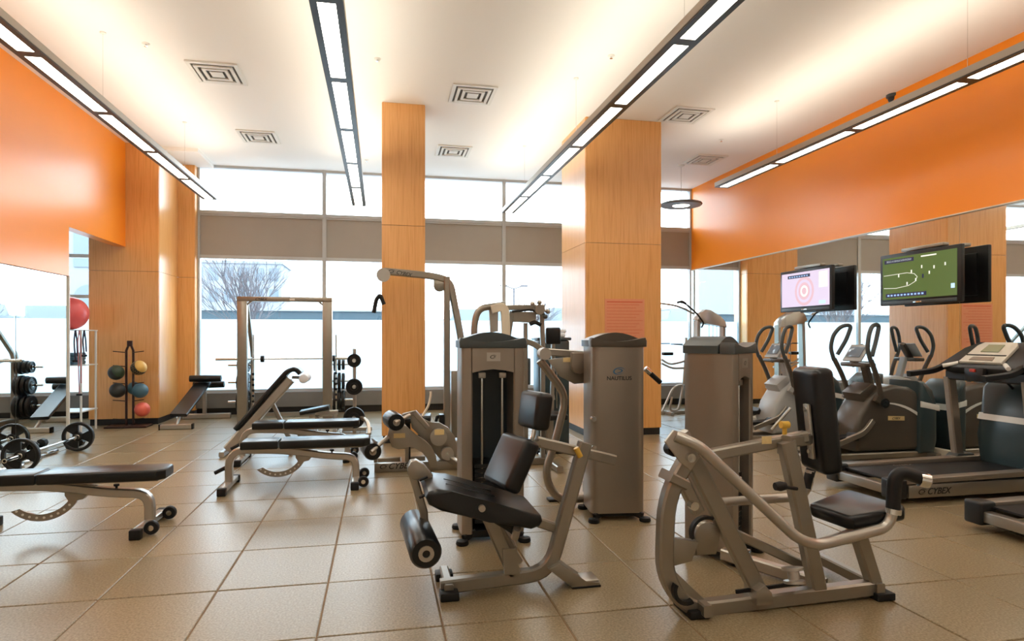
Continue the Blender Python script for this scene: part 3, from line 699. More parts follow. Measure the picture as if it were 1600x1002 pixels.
# ------------------------------------------------------------------ alcove rack with stability ball and bands
ax_, ay = -4.65, 10.7
o = thing('storage_rack', 'white wire storage rack in the alcove behind the mirror wall', 'rack', (ax_, ay, 0))
for xx in (-5.02, -4.29):
    for yy in (10.45, 10.95): B().tube([(xx, yy, 0), (xx, yy, 1.52)], .016).obj('post', 'white_shell', o)
for z_ in (.32, 1.0, 1.52):
    b = B().span((-5.04, 10.43, z_ - .015), (-4.27, 10.97, z_)); b.obj('shelf', 'white_shell', o, smooth=0)
q = V((-4.53, 10.68, 1.52 + .245)); b = B().ball(q, .245, 32, 20).obj('stability_ball', 'pink_ball'); tag(b, 'large glossy pink stability ball on the alcove rack', 'ball'); origin_to(b, q)
for k, (xx, m, ln, lb) in enumerate(((-4.35, 'band', .46, 'dark resistance band hanging from the alcove rack, the longer loop'), (-4.235, 'band', .38, 'dark resistance band hanging from the alcove rack post, the shorter loop'), (-4.30, 'band_pink', .95, 'pink resistance tube hanging from the alcove rack'))):
    o = B().tube([(xx, 10.42, 1.52 - ln), (xx - .01, 10.4, 1.35), (xx, 10.42, 1.53), (xx + .03, 10.4, 1.35), (xx + .035, 10.4, 1.5 - ln * .8)], .011 if k < 2 else .008, .04, seg=7).obj('resistance_band', m); tag(o, lb, 'band', 'resistance bands')
    h = B().tube([(xx - .035, 10.42, 1.52 - ln), (xx + .035, 10.42, 1.52 - ln)], .016).obj('handle', 'rubber', o)
for k in range(3):
    o = B().span((-4.85, 10.5, 1.0 + k * .06), (-4.40, 10.9, 1.06 + k * .06), .02).obj('folded_mat', 'ball_blue'); tag(o, ('lowest', 'middle', 'topmost')[k] + ' folded blue mat on the alcove rack shelf', 'mat', 'folded mats')

# ------------------------------------------------------------------ squat rack (guided barbell frame)
SX0, SX1, SY = -2.17, -.85, 10.96; SR = 11.9
o = thing('squat_rack', 'silver squat rack frame with guided barbell before the tree window', 'squat rack', ((SX0 + SX1) / 2, SY, 0))
for x in (SX0, SX1):
    B().span((x - .075, SY - .05, 0), (x + .075, SY + .05, 2.06), .01).obj('front_column', 'silver', o)
    s_ = -1 if x < -1.5 else 1
    B().bar([(x + .05, SY + .05, 2.0), (x - .02, SR, 1.12), (x - .02, SR, .02)], .06, .06, (1, 0, 0), .1).obj('rear_post', 'silver', o)
    B().tube([(x + .12, SY + .25, .05), (x + .12, SY + .25, 1.45)], .014).obj('guide_rod', 'chrome', o)
    B().bar([(x, SY - .05, .04), (x - .02, SR, .04)], .08, .08, (1, 0, 0)).obj('floor_rail', 'silver', o)
    B().bar([(x, SY + .1, .95), (x - .02, SR - .2, 1.05), (x - .02, SR, 1.0)], .05, .05, (1, 0, 0), .1).obj('side_brace', 'silver', o)
    B().bar([(x - s_ * .05, SY, 1.92), (x - s_ * .16, SY, 2.01)], .03, .03, (0, 1, 0)).obj('corner_brace', 'silver', o)
    B().tube([(x, SR, .92), (x + s_ * .42, SR, .92)], .02).tube([(x, SR, .62), (x + s_ * .42, SR, .62)], .02).tube([(x, SR, .28), (x + s_ * .42, SR, .28)], .02).obj('plate_peg', 'chrome', o)
    for k in range(6): B().lathe([(.022, -.01), (.022, .01)], (x + .12, SY + .23, .35 + k * .09), (0, 1, 0), 8).obj('catch_hook', 'rubber', o)
B().span((SX0 - .075, SY - .052, 1.985), (SX1 + .075, SY + .052, 2.062), .006).obj('top_beam', 'silver', o)
text('lettering', 'CYBEX', (SX0 + .2, SY - .0535, 2.003), (1, 0, 0), (0, 0, 1), .058, 'ink', o, .3)
B().span((-1.44, SY - .055, 2.005), (-1.36, SY - .05, 2.04)).obj('badge', 'white_shell', o, smooth=0)
B().span((SX0, SR - .03, .02), (SX1, SR + .03, .08)).obj('rear_rail', 'silver', o)
bz = 1.05
B().tube([(-2.62, SY + .2, bz), (-.36, SY + .2, bz)], .014).tube([(-2.62, SY + .2, bz), (-2.28, SY + .2, bz)], .024).tube([(-.74, SY + .2, bz), (-.36, SY + .2, bz)], .024).obj('guided_bar', 'chrome', o)
for xx in (-2.25, -1.9, -.77): B().lathe([(.02, -.03), (.055, -.025), (.055, .025), (.02, .03)], (xx, SY + .2, bz), (1, 0, 0), 16).obj('bar_bearing', 'rubber', o)
for i, (s_, x) in enumerate(((-1, SX0 - .02), (1, SX1 - .02))):
    side = 'beside the decline sit-up bench' if s_ < 0 else 'beside the weight tree'
    for zi, (z_, r_) in enumerate(((.92, .12), (.62, .17), (.28, .2))):
        for k in range(3):
            wplate((x + s_ * (.08 + k * .07), SR, z_ - .004), (1, 0, 0), r_ - .012 * k, .05, '%s plate on the %s peg of the squat rack %s' % (('innermost', 'middle', 'outermost')[k], ('upper', 'middle', 'lower')[zi], side), 'plates stored on the squat rack')
# weight tree with plates that face the room
tx, ty = -.37, 9.72
o = thing('weight_tree', 'slim silver weight tree left of the narrow wooden column', 'weight rack', (tx, ty, 0))
B().bar([(tx, ty, 0), (tx, ty, 1.24)], .07, .05, (0, 1, 0)).obj('post', 'silver_light', o)
B().bar([(tx + .22, ty - .45, .04), (tx + .2, ty - .3, .2), (tx, ty, .28)], .05, .05, (1, 0, 0), .1).bar([(tx + .2, ty + .2, .03), (tx + .2, ty - .5, .03)], .06, .06, (0, 0, 1)).bar([(tx - .2, ty + .2, .03), (tx - .2, ty - .3, .03)], .06, .06, (0, 0, 1)).bar([(tx - .25, ty + .1, .04), (tx + .25, ty + .1, .04)], .06, .06, (0, 0, 1)).obj('base', 'silver_light', o)
for z_ in (1.07, .69, .24): B().tube([(tx, ty, z_), (tx, ty - .26, z_)], .02).obj('peg', 'chrome', o)
for z_, r_, lb in ((1.07, .1, 'small black plate on the top peg of the weight tree'), (.69, .12, 'medium black plate on the middle peg of the weight tree'), (.24, .155, 'large black plate on the lowest peg of the weight tree')):
    wplate((tx, ty - .15, z_), (0, 1, 0), r_, .06, lb, 'plates on the weight tree')
# small utility seat in the squat rack
o = thing('utility_bench', 'small silver utility bench with tilted black seat in front of the squat rack', 'bench', (-.85, 9.95, 0))
a, b_ = PY(470, 645, 9.95), PY(515, 636, 9.95)
B().bar([a, b_], .3, .06, (0, 1, 0), ch=.3).obj('seat_pad', 'vinyl', o)
B().bar([(a.x + .12, 9.95, a.z - .05), (-.62, 9.95, .27)], .06, .06, (0, 1, 0)).bar([(-.95, 9.95, .28), (-.62, 9.95, .28)], .09, .07, (0, 1, 0)).obj('frame', 'silver_light', o)
for xx in (-.92, -.66): B().bar([(xx, 9.95, .28), (xx + (.0), 9.95, .04)], .06, .06, (0, 1, 0)).bar([(xx, 9.72, .03), (xx, 10.18, .03)], .05, .05, (0, 0, 1)).obj('leg', 'silver_light', o)

# ------------------------------------------------------------------ lat pulldown cable machine
LY = 8.25
def L(u, v, dy=0.): return PY(u, v, LY + dy)
o = thing('pulldown_machine', 'tall silver cable pulldown machine with long arm before the narrow column', 'exercise machine', (L(698, 600).x, LY, 0))
pb = L(698, 640); pt = L(698, 433)
B().bar([(pb.x, LY, .03), (pb.x, LY, pt.z)], .12, .075, (0, 1, 0)).obj('main_post', 'silver', o)
B().bar([L(600, 424), L(672, 431), L(703, 438), L(722, 540), L(725, 600), (L(725, 600).x, LY, .05)], .10, .085, (0, 1, 0), .22).obj('arm', 'silver', o)
B().lathe([(0, -.035), (.085, -.035), (.085, .035), (0, .035)], L(599, 430, -.02), (0, 1, 0), 26).obj('pulley', 'silver_light', o)
B().prism(arc2(0, 0, .075, 180, 360, 10) + [(.075, .09), (-.075, .09)], L(687, 447), (1, 0, 0), (0, 0, 1), .07, .01).obj('rear_pulley_guard', 'silver', o)
q0, q1 = L(612, 417, -.05), L(652, 425, -.05); dq = (q1 - q0).normalized()
n_ = L(606, 423, -.052)
text('lettering', 'CYBEX', n_ + dq * .1 - V((0, 0, .018)), dq, V((-dq.z, 0, dq.x)), .062, 'ink', o, .35)
swirl('emblem', n_ + dq * .05, dq, V((-dq.z, 0, dq.x)), .04, 'ink', o)
h0 = L(590, 465); B().tube([L(592, 440), h0], .004, seg=6).obj('cable', 'ink', o)
B().tube([L(584, 489), L(588, 468), L(594, 461), L(600, 476)], .026, .03).obj('pull_handle', 'rubber', o)
sb = L(710, 580)
B().span((sb.x - .03, LY + .05, .1), (sb.x + .11, LY + .3, sb.z), .012).obj('stack_shroud', 'silver', o)
B().span((pb.x - .1, LY - .08, .08), (pb.x - .04, LY + .08, .42)).obj('weight_stack', 'iron', o, smooth=0)
B().bar([(pb.x - .5, LY, .035), (pb.x + .35, LY, .035)], .08, .07, (0, 1, 0)).bar([(pb.x, LY - .35, .035), (pb.x, LY + .4, .035)], .08, .07, (1, 0, 0)).obj('base', 'silver', o)
B().tube([L(690, 655), L(683, 650), L(681, 662)], .02, .03).obj('hook', 'rubber', o)

# ------------------------------------------------------------------ leg curl machine with roller pads
KY = 6.85
def K(u, v, dy=0.): return PY(u, v, KY + dy)
o = thing('leg_curl_machine', 'silver leg curl machine with two roller pads and round cams', 'exercise machine', (.3, KY, 0))
a, b_ = K(585, 724), K(650, 742)
B().span((a.x, KY - .04, .0), (K(715, 740).x, KY + .04, a.z), .008).obj('base_beam', 'silver', o)
text('lettering', 'CYBEX', V((K(606, 737).x, KY - .0415, .035)), (1, 0, 0), (0, 0, 1), .085, 'ink', o, .35)
swirl('emblem', V((K(600, 734).x, KY - .0405, .062)), (1, 0, 0), (0, 0, 1), .042, 'ink', o)
for u in (587, 636): B().bar([(K(u, 700).x, KY + .02, .1), (K(u, 690).x, KY + .02, K(u, 690).z)], .05, .04, (0, 1, 0)).obj('upright', 'silver', o)
pts = [(606, 680), (608, 670), (615, 664), (624, 662), (633, 664), (640, 671), (650, 679), (664, 688), (674, 698), (681, 712), (684, 730), (671, 730), (668, 716), (660, 706), (648, 699), (640, 697), (632, 701), (622, 702), (612, 698)]
B().plate([K(u, v, -.12) for u, v in pts], .05, (0, 1, 0), .006).obj('cam_guard', 'silver', o)
B().span(K(615, 685, -.147) , K(633, 677, -.144)).obj('warning_sticker', 'sticker', o, smooth=0)
pts = [(640, 645), (652, 648), (670, 660), (686, 660), (700, 668), (710, 682), (714, 700), (712, 720), (690, 720), (672, 700), (655, 680), (643, 668)]
B().plate([K(u, v, .06) for u, v in pts], .06, (0, 1, 0), .006).obj('rear_guard', 'silver', o)
B().lathe([(0, -.03), (.09, -.03), (.09, .03), (0, .03)], K(685, 683, -.02), (0, 1, 0), 26).obj('cam_disc', 'silver_light', o)
B().span(K(679, 680, -.054), K(694, 671, -.05)).obj('caution_sticker', 'sticker', o, smooth=0)
B().lathe([(0, -.03), (.068, -.03), (.068, .03), (0, .03)], K(699, 709, -.04), (0, 1, 0), 24).obj('cam_disc', 'silver_light', o)
B().lathe([(0, -.01), (.014, -.01), (.014, .01), (0, .01)], K(699, 709, -.075), (0, 1, 0), 10).obj('bolt', 'chrome', o)
for (u, v, u2, v2) in ((580, 703, 606, 683), (616, 658, 640, 649)):
    c_ = K(u, v, -.2)
    rp = B().lathe([(.03, -.13), (.082, -.125), (.09, -.10), (.09, .2), (.03, .21)], c_, (-.15, 1, 0), 22).obj('roller_pad', 'vinyl', o)
    B().lathe([(0, -.14), (.035, -.14), (.035, -.12), (0, -.12)], c_, (-.15, 1, 0), 14).obj('end_cap', 'silver_light', rp)
    B().tube([c_ + V((0, -.15, 0)), K(u2, v2, -.2)], .022).obj('roller_arm', 'silver_light', o)
B().bar([K(630, 650, .05), K(648, 645), K(668, 668)], .07, .05, (0, 1, 0)).obj('adjust_block', 'silver', o)
B().tube([K(660, 650, .1), K(670, 634, .1), K(673, 618, .1), K(673, 612, .1)], .013, .06).obj('handle_tube', 'trim_light', o)
B().bar([K(700, 715), (.84, 6.66, .06)], .07, .06, (0, 0, 1)).obj('tower_link', 'silver', o)
B().bar([(K(590, 700).x, KY + .5, .03), (.5, KY + .5, .03)], .06, .06, (0, 0, 1)).bar([(.25, KY, .03), (.25, KY + .5, .03)], .06, .06, (0, 0, 1)).obj('floor_frame', 'silver', o)
B().bar([(.1, KY + .35, .5), (.55, KY + .3, .52)], .3, .07, (0, 1, 0), ch=.3).bar([(.3, KY + .35, .06), (.3, KY + .35, .48)], .06, .06, (0, 1, 0)).obj('thigh_pad', 'vinyl', o)

# ------------------------------------------------------------------ weight stack tower
def tower(parent, cx, cy, rz, w, d, h, open_side, body='bronze'):
    """rounded shroud; local -y is the side with the opening (or the closed back if open_side is False)"""
    M = Matrix.Translation((cx, cy, 0)) @ Matrix.Rotation(rz, 4, 'Z')
    def add(b, name, m, par): b.bm.transform(M); return b.obj(name, m, par)
    x, y = w / 2, d / 2; cr = .05
    def rr(x, y, r): return [(px, py) for ox, oy, a in ((x - r, y - r, 0), (-x + r, y - r, 90), (-x + r, -y + r, 180), (x - r, -y + r, 270)) for px, py in arc2(ox, oy, r, a, a + 90, 5)]
    z0, z1 = .06, h - .09
    if open_side:
        sw = .082
        for s_ in (-1, 1):
            add(B().prism([(s_ * x, y - .05), (s_ * (x - .03), y), (s_ * (x - sw), y), (s_ * (x - sw), -y + .01), (s_ * (x - sw + .01), -y), (s_ * (x - .035), -y), (s_ * (x - .01), -y + .012), (s_ * x, -y + .05)], (0, 0, (z0 + z1) / 2), (1, 0, 0), (0, 1, 0), z1 - z0), 'side_shroud', body, parent)
        wi = x - sw
        hd = [(-wi - .002, 0), (-wi - .002, -.17), (-wi * .6, -.155), (0, -.145), (wi * .6, -.155), (wi + .002, -.17), (wi + .002, 0)]
        hp = add(B().prism(hd, (0, -y + .02, z1), (1, 0, 0), (0, 0, 1), .04), 'header_panel', body, parent)
        add(B().span((-.045, -y - .002, z1 - .09), (.05, -y + .002, z1 - .03)), 'sticker', 'silver_light', hp)
        swirl('emblem', M @ V((.0, -y - .003, z1 - .06)), M.to_3x3() @ V((1, 0, 0)), (0, 0, 1), .022, 'ink', hp)
        add(B().span((-wi - .002, y - .03, z0), (wi + .002, y - .02, z1)), 'back_liner', 'recess', parent)
        for s_ in (-1, 1):
            add(B().tube([(s_ * wi * .5, -y + .06, .12), (s_ * wi * .5, -y + .06, z1 - .17)], .009), 'guide_rod', 'chrome', parent)
            add(B().span((s_ * wi * .5 - .025, -y + .04, z1 - .21), (s_ * wi * .5 + .025, -y + .09, z1 - .17), .006), 'rod_bracket', 'silver_light', parent)
        for k in range(13):
            add(B().span((-wi + .02, -y + .05, .12 + k * .032), (wi - .02, y - .05, .147 + k * .032)), 'stack_plate', 'iron', parent)
        add(B().tube([(0, -y + .04, .5), (0, -y + .055, .54)], .012).ball((0, -y + .035, .5), .018), 'selector_pin', 'chrome', parent)
    else:
        add(B().prism(rr(x, y, .06), (0, 0, (z0 + z1) / 2), (1, 0, 0), (0, 1, 0), z1 - z0), 'shroud', body, parent)
    # wavy dark cap: dished front lip and a dome behind it
    n = 14
    lip = [(-x - .008, 0), (x + .008, 0), (x + .01, .045)] + [(x * (1 - 2 * k / n), .072 - .03 * math.cos(math.pi * (1 - 2 * k / n) / 2)) for k in range(n + 1)][0:] + [(-x - .01, .045)]
    dome = [(-x - .008, 0), (x + .008, 0), (x + .008, .05)] + [(x * .97 * (1 - 2 * k / n), .055 + .055 * math.cos(math.pi * (1 - 2 * k / n) / 2)) for k in range(n + 1)] + [(-x - .008, .05)]
    cp = add(B().prism(lip, (0, -y + .04, z1), (1, 0, 0), (0, 0, 1), .1, .008), 'cap', 'teal_cap' if open_side else 'brown_shell', parent)
    add(B().prism(dome, (0, .05, z1 + .001), (1, 0, 0), (0, 0, 1), d - .1, .008), 'cap_dome', 'teal_cap' if open_side else 'brown_shell', cp)
    for sx in (-1, 1):
        for sy in (-1, 1):
            add(B().bar([(sx * (x - .1), sy * (y - .06), .06), (sx * (x - .02), sy * (y + .0), .035)], .05, .03, (0, 0, 1)).lathe([(.04, 0), (.045, .01), (.04, .03), (.02, .035), (0, .035)], (sx * (x - .01), sy * (y + .02), 0), (0, 0, 1), 14), 'foot', 'rubber', parent)
    add(B().span((-x + .03, -y + .03, .03), (x - .03, y - .03, .075)), 'base_plate', 'iron', parent)
    return M

# ------------------------------------------------------------------ leg extension machine
EY = 3.52
def E_(u, v, dy=0.): return PY(u, v, EY + dy)
o = thing('leg_extension_machine', 'leg extension machine with black seat, knee roller and open weight tower', 'exercise machine', (.72, EY, 0))
tower(o, .77, 4.52, R(-2), .45, .34, 1.43, True)
b = B().bar([E_(688, 917), E_(858, 895), E_(914, 692)], .065, .075, (0, 1, 0), .13)
b.obj('main_frame', 'silver', o)
B().bar([E_(762, 803), E_(803, 896)], .065, .08, (0, 1, 0)).obj('seat_post', 'silver', o)
B().bar([E_(800, 862, .02), (.86, 4.4, .09)], .06, .06, (0, 0, 1)).bar([E_(778, 820, .03), E_(812, 878, .03)], .03, .035, (0, 1, 0)).obj('link_bar', 'silver', o)
B().plate([E_(785, 858, -.04), E_(806, 858, -.04), E_(812, 898, -.04), E_(788, 898, -.04)], .012, (0, 1, 0)).obj('gusset', 'silver', o)
B().bar([E_(838, 690, .02), E_(960, 719, .02)], .05, .06, (0, 1, 0)).obj('top_arm', 'silver', o)
B().bar([E_(812, 806, .03), E_(884, 830, .03)], .05, .055, (0, 1, 0)).obj('seat_brace', 'silver', o)
B().tube([E_(900, 700, -.05), E_(907, 714, -.05)], .016).obj('adjust_lever', 'yellow', o)
f1 = E_(700, 925); B().bar([(f1.x, EY - .06, .04), (f1.x, EY + .24, .04)], .07, .05, (0, 0, 1)).obj('front_foot', 'silver', o)
for yy in (EY - .06, EY + .23): B().box((f1.x, yy, .022), (.1, .09, .044), .006).obj('rubber_pad', 'rubber', o)
f2 = E_(858, 890); B().plate([V((f2.x - .02, EY, .12)), V((f2.x + .05, EY, .15)), V((f2.x + .2, EY, .03)), V((f2.x + .28, EY, .03)), V((f2.x + .28, EY, .004)), V((f2.x + .12, EY, .004))], .14, (0, 1, 0), .006).obj('rear_foot', 'silver', o)
B().box((f2.x + .22, EY, .034), (.11, .13, .012), .003).obj('foot_plate', 'silver_light', o)
B().box((f2.x + .2, EY, .006), (.17, .145, .012), .003).obj('rubber_pad', 'rubber', o)
# seat: long tapering cushion, rounded nose
sa, sb_ = E_(664, 757), E_(834, 795); ds = (sb_ - sa); ln = ds.length; ds.normalize(); ns = V((-ds.z, 0, ds.x))
prof = [(-.008, -.02), (.02, -.055), (.09, -.072), (ln * .55, -.074), (ln * .92, -.066), (ln * .985, -.04), (ln, -.01), (ln * .975, .016), (ln * .6, .03), (.12, .04), (.04, .034), (0, .01)]
seat = B().prism(prof, sa, ds, ns, .46, .024, 3).obj('seat_cushion', 'vinyl', o)
for dy in (-.06, .06): B().bar([sa + ds * .1 + ns * .039 + V((0, dy, 0)), sa + ds * (ln * .6) + ns * .032 + V((0, dy, 0))], .012, .006, (0, 1, 0)).obj('seam', 'plastic', seat)
def cushion(parent, name, c, tilt, th, w, h, m='vinyl', bev=.03, yaw=0.):
    rot = Matrix.Rotation(yaw, 3, 'Z') @ Matrix.Rotation(tilt, 3, 'Y')
    return B().box(c, (th, w, h), bev, 4, rot).obj(name, m, parent)
cushion(o, 'back_pad', E_(798, 722), R(27), .10, .33, .30, yaw=R(14))
cushion(o, 'head_pad', E_(836, 641), R(8), .10, .24, .21, yaw=R(14))
B().tube([E_(835, 668), E_(832, 685), E_(826, 700), E_(800, 745)], .014, .04).obj('pad_stem', 'chrome', o)
B().bar([E_(824, 700), E_(842, 691)], .05, .04, (0, 1, 0)).obj('pad_bracket', 'silver', o)
B().lathe([(0, -.03), (.018, -.03), (.018, .03), (0, .03)], E_(752, 793, -.22), (0, 1, 0), 14).obj('pivot_cap', 'silver_light', o)
B().bar([E_(755, 798, -.2), E_(795, 822, -.18), E_(808, 832, -.16)], .03, .05, (0, 1, 0)).obj('lever', 'plastic', o)
B().tube([E_(808, 826, -.2), E_(804, 840, -.16)], .022).obj('lever_grip', 'silver_light', o)
# lower leg arm and roller
B().bar([E_(643, 735, .1), E_(662, 800, .1), E_(664, 838, .1)], .05, .045, (0, 1, 0)).obj('leg_arm', 'silver', o)
B().plate([E_(636, 729, .1), E_(641, 720, .1), E_(650, 718, .1), E_(662, 725, .1), E_(676, 742, .1), E_(672, 750, .1), E_(645, 748, .1), E_(637, 740, .1)], .08, (0, 1, 0), .008).obj('arm_head', 'silver', o)
for v_ in (745, 772): B().tube([E_(655, v_ + 6, -.02), E_(668, v_, -.02)], .008).obj('stop_pin', 'iron', o)
rc = V((E_(661, 868, -.3).x, EY, E_(661, 868, -.3).z))
rl = B().lathe([(.03, -.28), (.07, -.28), (.082, -.262), (.082, .262), (.07, .28), (.03, .28)], rc, (-.06, 1, .0), 26).obj('knee_roller', 'vinyl', o)
B().lathe([(.02, -.29), (.04, -.29), (.04, -.275), (.02, -.275), (.02, -.29)], rc, (-.06, 1, 0), 18, caps=False).obj('end_ring', 'silver_light', rl)

# ------------------------------------------------------------------ logo tower machine (row machine)
RY = 5.15
def W_(u, v, dy=0.): return PY(u, v, RY + dy)
o = thing('row_machine', 'row machine with closed bronze weight tower carrying a blue emblem', 'exercise machine', (1.8, 4.82, 0))
tower(o, 1.815, 4.83, R(-6), .42, .36, 1.43, False)
U_ = V((math.cos(R(-6)), math.sin(R(-6)), 0)); fc = V((1.815, 4.83, 0)) + V((math.sin(R(-6)), -math.cos(R(-6)), 0)) * .1815
q = fc - U_ * .095; text('lettering', 'NAUTILUS', V((q.x, q.y, 1.085)), U_, (0, 0, 1), .042, 'ink', o)
swirl('emblem', fc + V((0, 0, 1.155)) + V((0, -.0005, 0)), U_, (0, 0, 1), .045, 'ink_blue', o)
B().tube([W_(843, 563), W_(885, 618), W_(868, 690), W_(850, 742), W_(870, 782), W_(933, 778)], .034, .12).obj('side_frame', 'silver', o)
B().bar([W_(853, 550), W_(934, 556)], .05, .06, (0, 1, 0)).obj('top_beam', 'silver', o)
B().plate([W_(u, v, -.06) for u, v in ((856, 562), (889, 558), (925, 580), (931, 597), (897, 600), (874, 588))], .03, (0, 1, 0), .004).obj('cam_plate', 'silver', o)
B().prism(arc2(0, 0, .065, 180, 360, 10) + [(.065, .11), (-.065, .11)], W_(904, 572, -.1), (1, 0, 0), (0, 0, 1), .05, .008).obj('cam_guard', 'bronze', o)
B().span(W_(880, 566, -.078), W_(891, 559, -.075)).obj('warning_sticker', 'sticker', o, smooth=0)
B().lathe([(0, -.05), (.05, -.05), (.05, .05), (0, .05)], W_(850, 553), (0, 1, 0), 18).obj('pivot_hub', 'silver_light', o)
B().bar([W_(924, 560), W_(921, 760)], .012, .03, (0, 1, 0)).obj('belt', 'rubber', o)
B().span((W_(918, 770).x - .03, RY - .05, W_(918, 770).z), (W_(918, 770).x + .05, RY + .05, W_(918, 752).z), .006).obj('belt_clamp', 'silver', o)
B().box(G(873, 787) + V((0, .1, .012)), (.14, .1, .024), .006).obj('rubber_pad', 'rubber', o)
B().bar([W_(933, 778), (1.7, 4.95, .08)], .06, .06, (0, 0, 1)).obj('tower_link', 'silver', o)
tz = 1.42 - .058 * 5.0
B().tube([PY(1012, 580, 4.75), PY(1032, 598, 4.75)], .02).obj('side_grip', 'rubber', o)
B().tube([PY(1008, 576, 4.75), PY(1016, 583, 4.75)], .022).obj('grip_collar', 'chrome', o)
for v_ in (655, 700): B().lathe([(0, -.02), (.02, -.02), (.02, .02), (0, .02)], PY(927, v_, 4.68), (0, 1, 0), 12).obj('bolt', 'chrome', o)

# ------------------------------------------------------------------ chest press machine
CY = 3.02
def Q(u, v, dy=0.): return PY(u, v, CY + dy)
o = thing('chest_press_machine', 'chest press machine with black seat, tall back pad and bent handle arms', 'exercise machine', (2.1, CY, 0))
tower(o, 2.19, 3.86, R(38), .36, .34, 1.40, True)
for (dx, dy, rot) in ((-.165, .02, 0),):
    pass
# left upright loop and base
B().bar([Q(1083, 700, .0), Q(1041, 775), Q(1037, 900), Q(1075, 953), Q(1370, 917)], .07, .08, (0, 1, 0), .18).obj('main_frame', 'silver', o)
B().plate([Q(1040, 838), Q(1088, 845), Q(1078, 875), Q(1044, 884)], .05, (0, 1, 0), .004).plate([Q(1046, 885), Q(1110, 946), Q(1070, 954), Q(1044, 925)], .05, (0, 1, 0), .004).obj('corner_gusset', 'silver', o)
B().bar([Q(1062, 678), Q(1185, 925)], .06, .085, (0, 1, 0)).obj('lever_arm', 'silver', o)
B().bar([Q(1228, 690), Q(1278, 924)], .065, .085, (0, 1, 0)).obj('seat_back_post', 'silver', o)
B().bar([Q(1342, 838), Q(1368, 920)], .065, .075, (0, 1, 0)).obj('seat_post', 'silver', o)
B().bar([Q(1105, 712, .05), Q(1258, 682, .05)], .06, .06, (0, 1, 0)).obj('top_link', 'silver', o)
st = Q(1198, 688, .015); B().box(st, (.055, .004, .04)).obj('warning_sticker', 'sticker', o)
B().bar([Q(1140, 830, .1), Q(1265, 888, .1)], .045, .05, (0, 1, 0)).obj('lower_link', 'silver', o)
B().bar([(2.1, 3.66, .06), Q(1290, 915, .12)], .07, .06, (0, 0, 1)).obj('tower_link', 'silver_light', o)
# pivot head
for dy in (-.09, .09):
    B().plate([Q(1038, 690, dy), Q(1052, 672, dy), Q(1075, 678, dy), Q(1092, 715, dy), Q(1078, 735, dy), Q(1062, 722, dy)], .02, (0, 1, 0), .003).obj('pivot_plate', 'silver_light', o)
B().lathe([(0, -.03), (.034, -.03), (.034, .03), (0, .03)], Q(1050, 702, -.02), (0, 1, 0), 18).obj('bearing', 'rubber', o)
for (u, v) in ((1078, 715), (1083, 790)): B().lathe([(0, -.02), (.022, -.02), (.022, .02), (0, .02)], Q(u, v, -.11), (0, 1, 0), 14).obj('bolt_cap', 'chrome', o)
B().bar([Q(1040, 742, .0), Q(1066, 755)], .14, .05, (0, 1, 0)).bar([Q(1066, 752), Q(1090, 800)], .06, .06, (0, 1, 0)).obj('pivot_arm', 'silver', o)
B().prism(arc2(0, 0, .07, -20, 200, 12) + [(-.065, -.1), (.05, -.1)], Q(1102, 835, .03), (1, 0, 0), (0, 0, 1), .05, .006).obj('cam_guard', 'silver', o)
B().prism(arc2(0, 0, .085, 60, 200, 10) + arc2(0, 0, .07, 200, 60, 10), Q(1102, 832, .0), (1, 0, 0), (0, 0, 1), .03).obj('cam_belt', 'rubber', o)
B().prism(arc2(0, 0, .075, 150, 300, 10) + arc2(0, 0, .055, 300, 150, 10), Q(1072, 922, -.05), (1, 0, 0), (0, 0, 1), .03).obj('lower_pulley', 'rubber', o)
B().lathe([(.0, -.04), (.055, -.04), (.055, -.025), (.03, -.02), (.03, .02), (.055, .025), (.055, .04), (0, .04)], Q(1240, 908, -.03) + V((0, 0, .03)), (0, .25, 1), 24).obj('pulley', 'silver_light', o)
B().bar([Q(1150, 925, -.02), Q(1245, 912, -.02)], .02, .012, (0, 0, 1)).obj('belt', 'rubber', o)
B().plate([Q(1172, 918, -.02), Q(1185, 908, -.02), Q(1196, 920, -.02), Q(1198, 938, -.02), Q(1172, 940, -.02)], .12, (0, 1, 0), .004).obj('lower_bracket', 'silver', o)
# seat and back pad
sc = Q(1333, 797, .0)
B().prism([(-.17, -.12), (-.15, -.15), (.13, -.2), (.17, -.17), (.17, .17), (.13, .2), (-.15, .15), (-.17, .12)], sc, (.96, .1, .14), (-.1, 1, .0), .075, .022, 3).obj('seat_cushion', 'vinyl', o)
B().bar([Q(1268, 855, .02), Q(1340, 832, .02)], .05, .05, (0, 1, 0)).obj('seat_support', 'silver', o)
bp_ = Q(1276, 655, .12)
B().box(bp_, (.12, .27, .58), .04, 4, Matrix.Rotation(R(-8), 3, 'Z') @ Matrix.Rotation(R(-6), 3, 'Y')).obj('back_pad', 'vinyl', o)
B().box(bp_ + V((-.075, -.04, -.06)), (.02, .05, .30), .004, 2, Matrix.Rotation(R(-8), 3, 'Z') @ Matrix.Rotation(R(-6), 3, 'Y')).obj('pad_plate', 'silver_light', o)
for v_ in (-.17, .06): B().lathe([(0, -.012), (.012, -.012), (.012, .012), (0, .012)], bp_ + V((-.082 - (v_ + .06) * .1, -.04, v_)), (1, 0, 0), 10).obj('bolt', 'chrome', o)
B().tube([Q(1205, 672, .1), Q(1235, 638, .1)], .008).obj('adjust_rod', 'chrome', o)
B().tube([Q(1220, 664, .06), Q(1232, 664, .06)], .02).tube([Q(1226, 664, .06), Q(1226, 682, .06)], .012).obj('adjust_knob', 'yellow', o)
B().bar([Q(1228, 690), Q(1262, 686, .08)], .06, .06, (0, 1, 0)).obj('pad_bracket', 'silver', o)
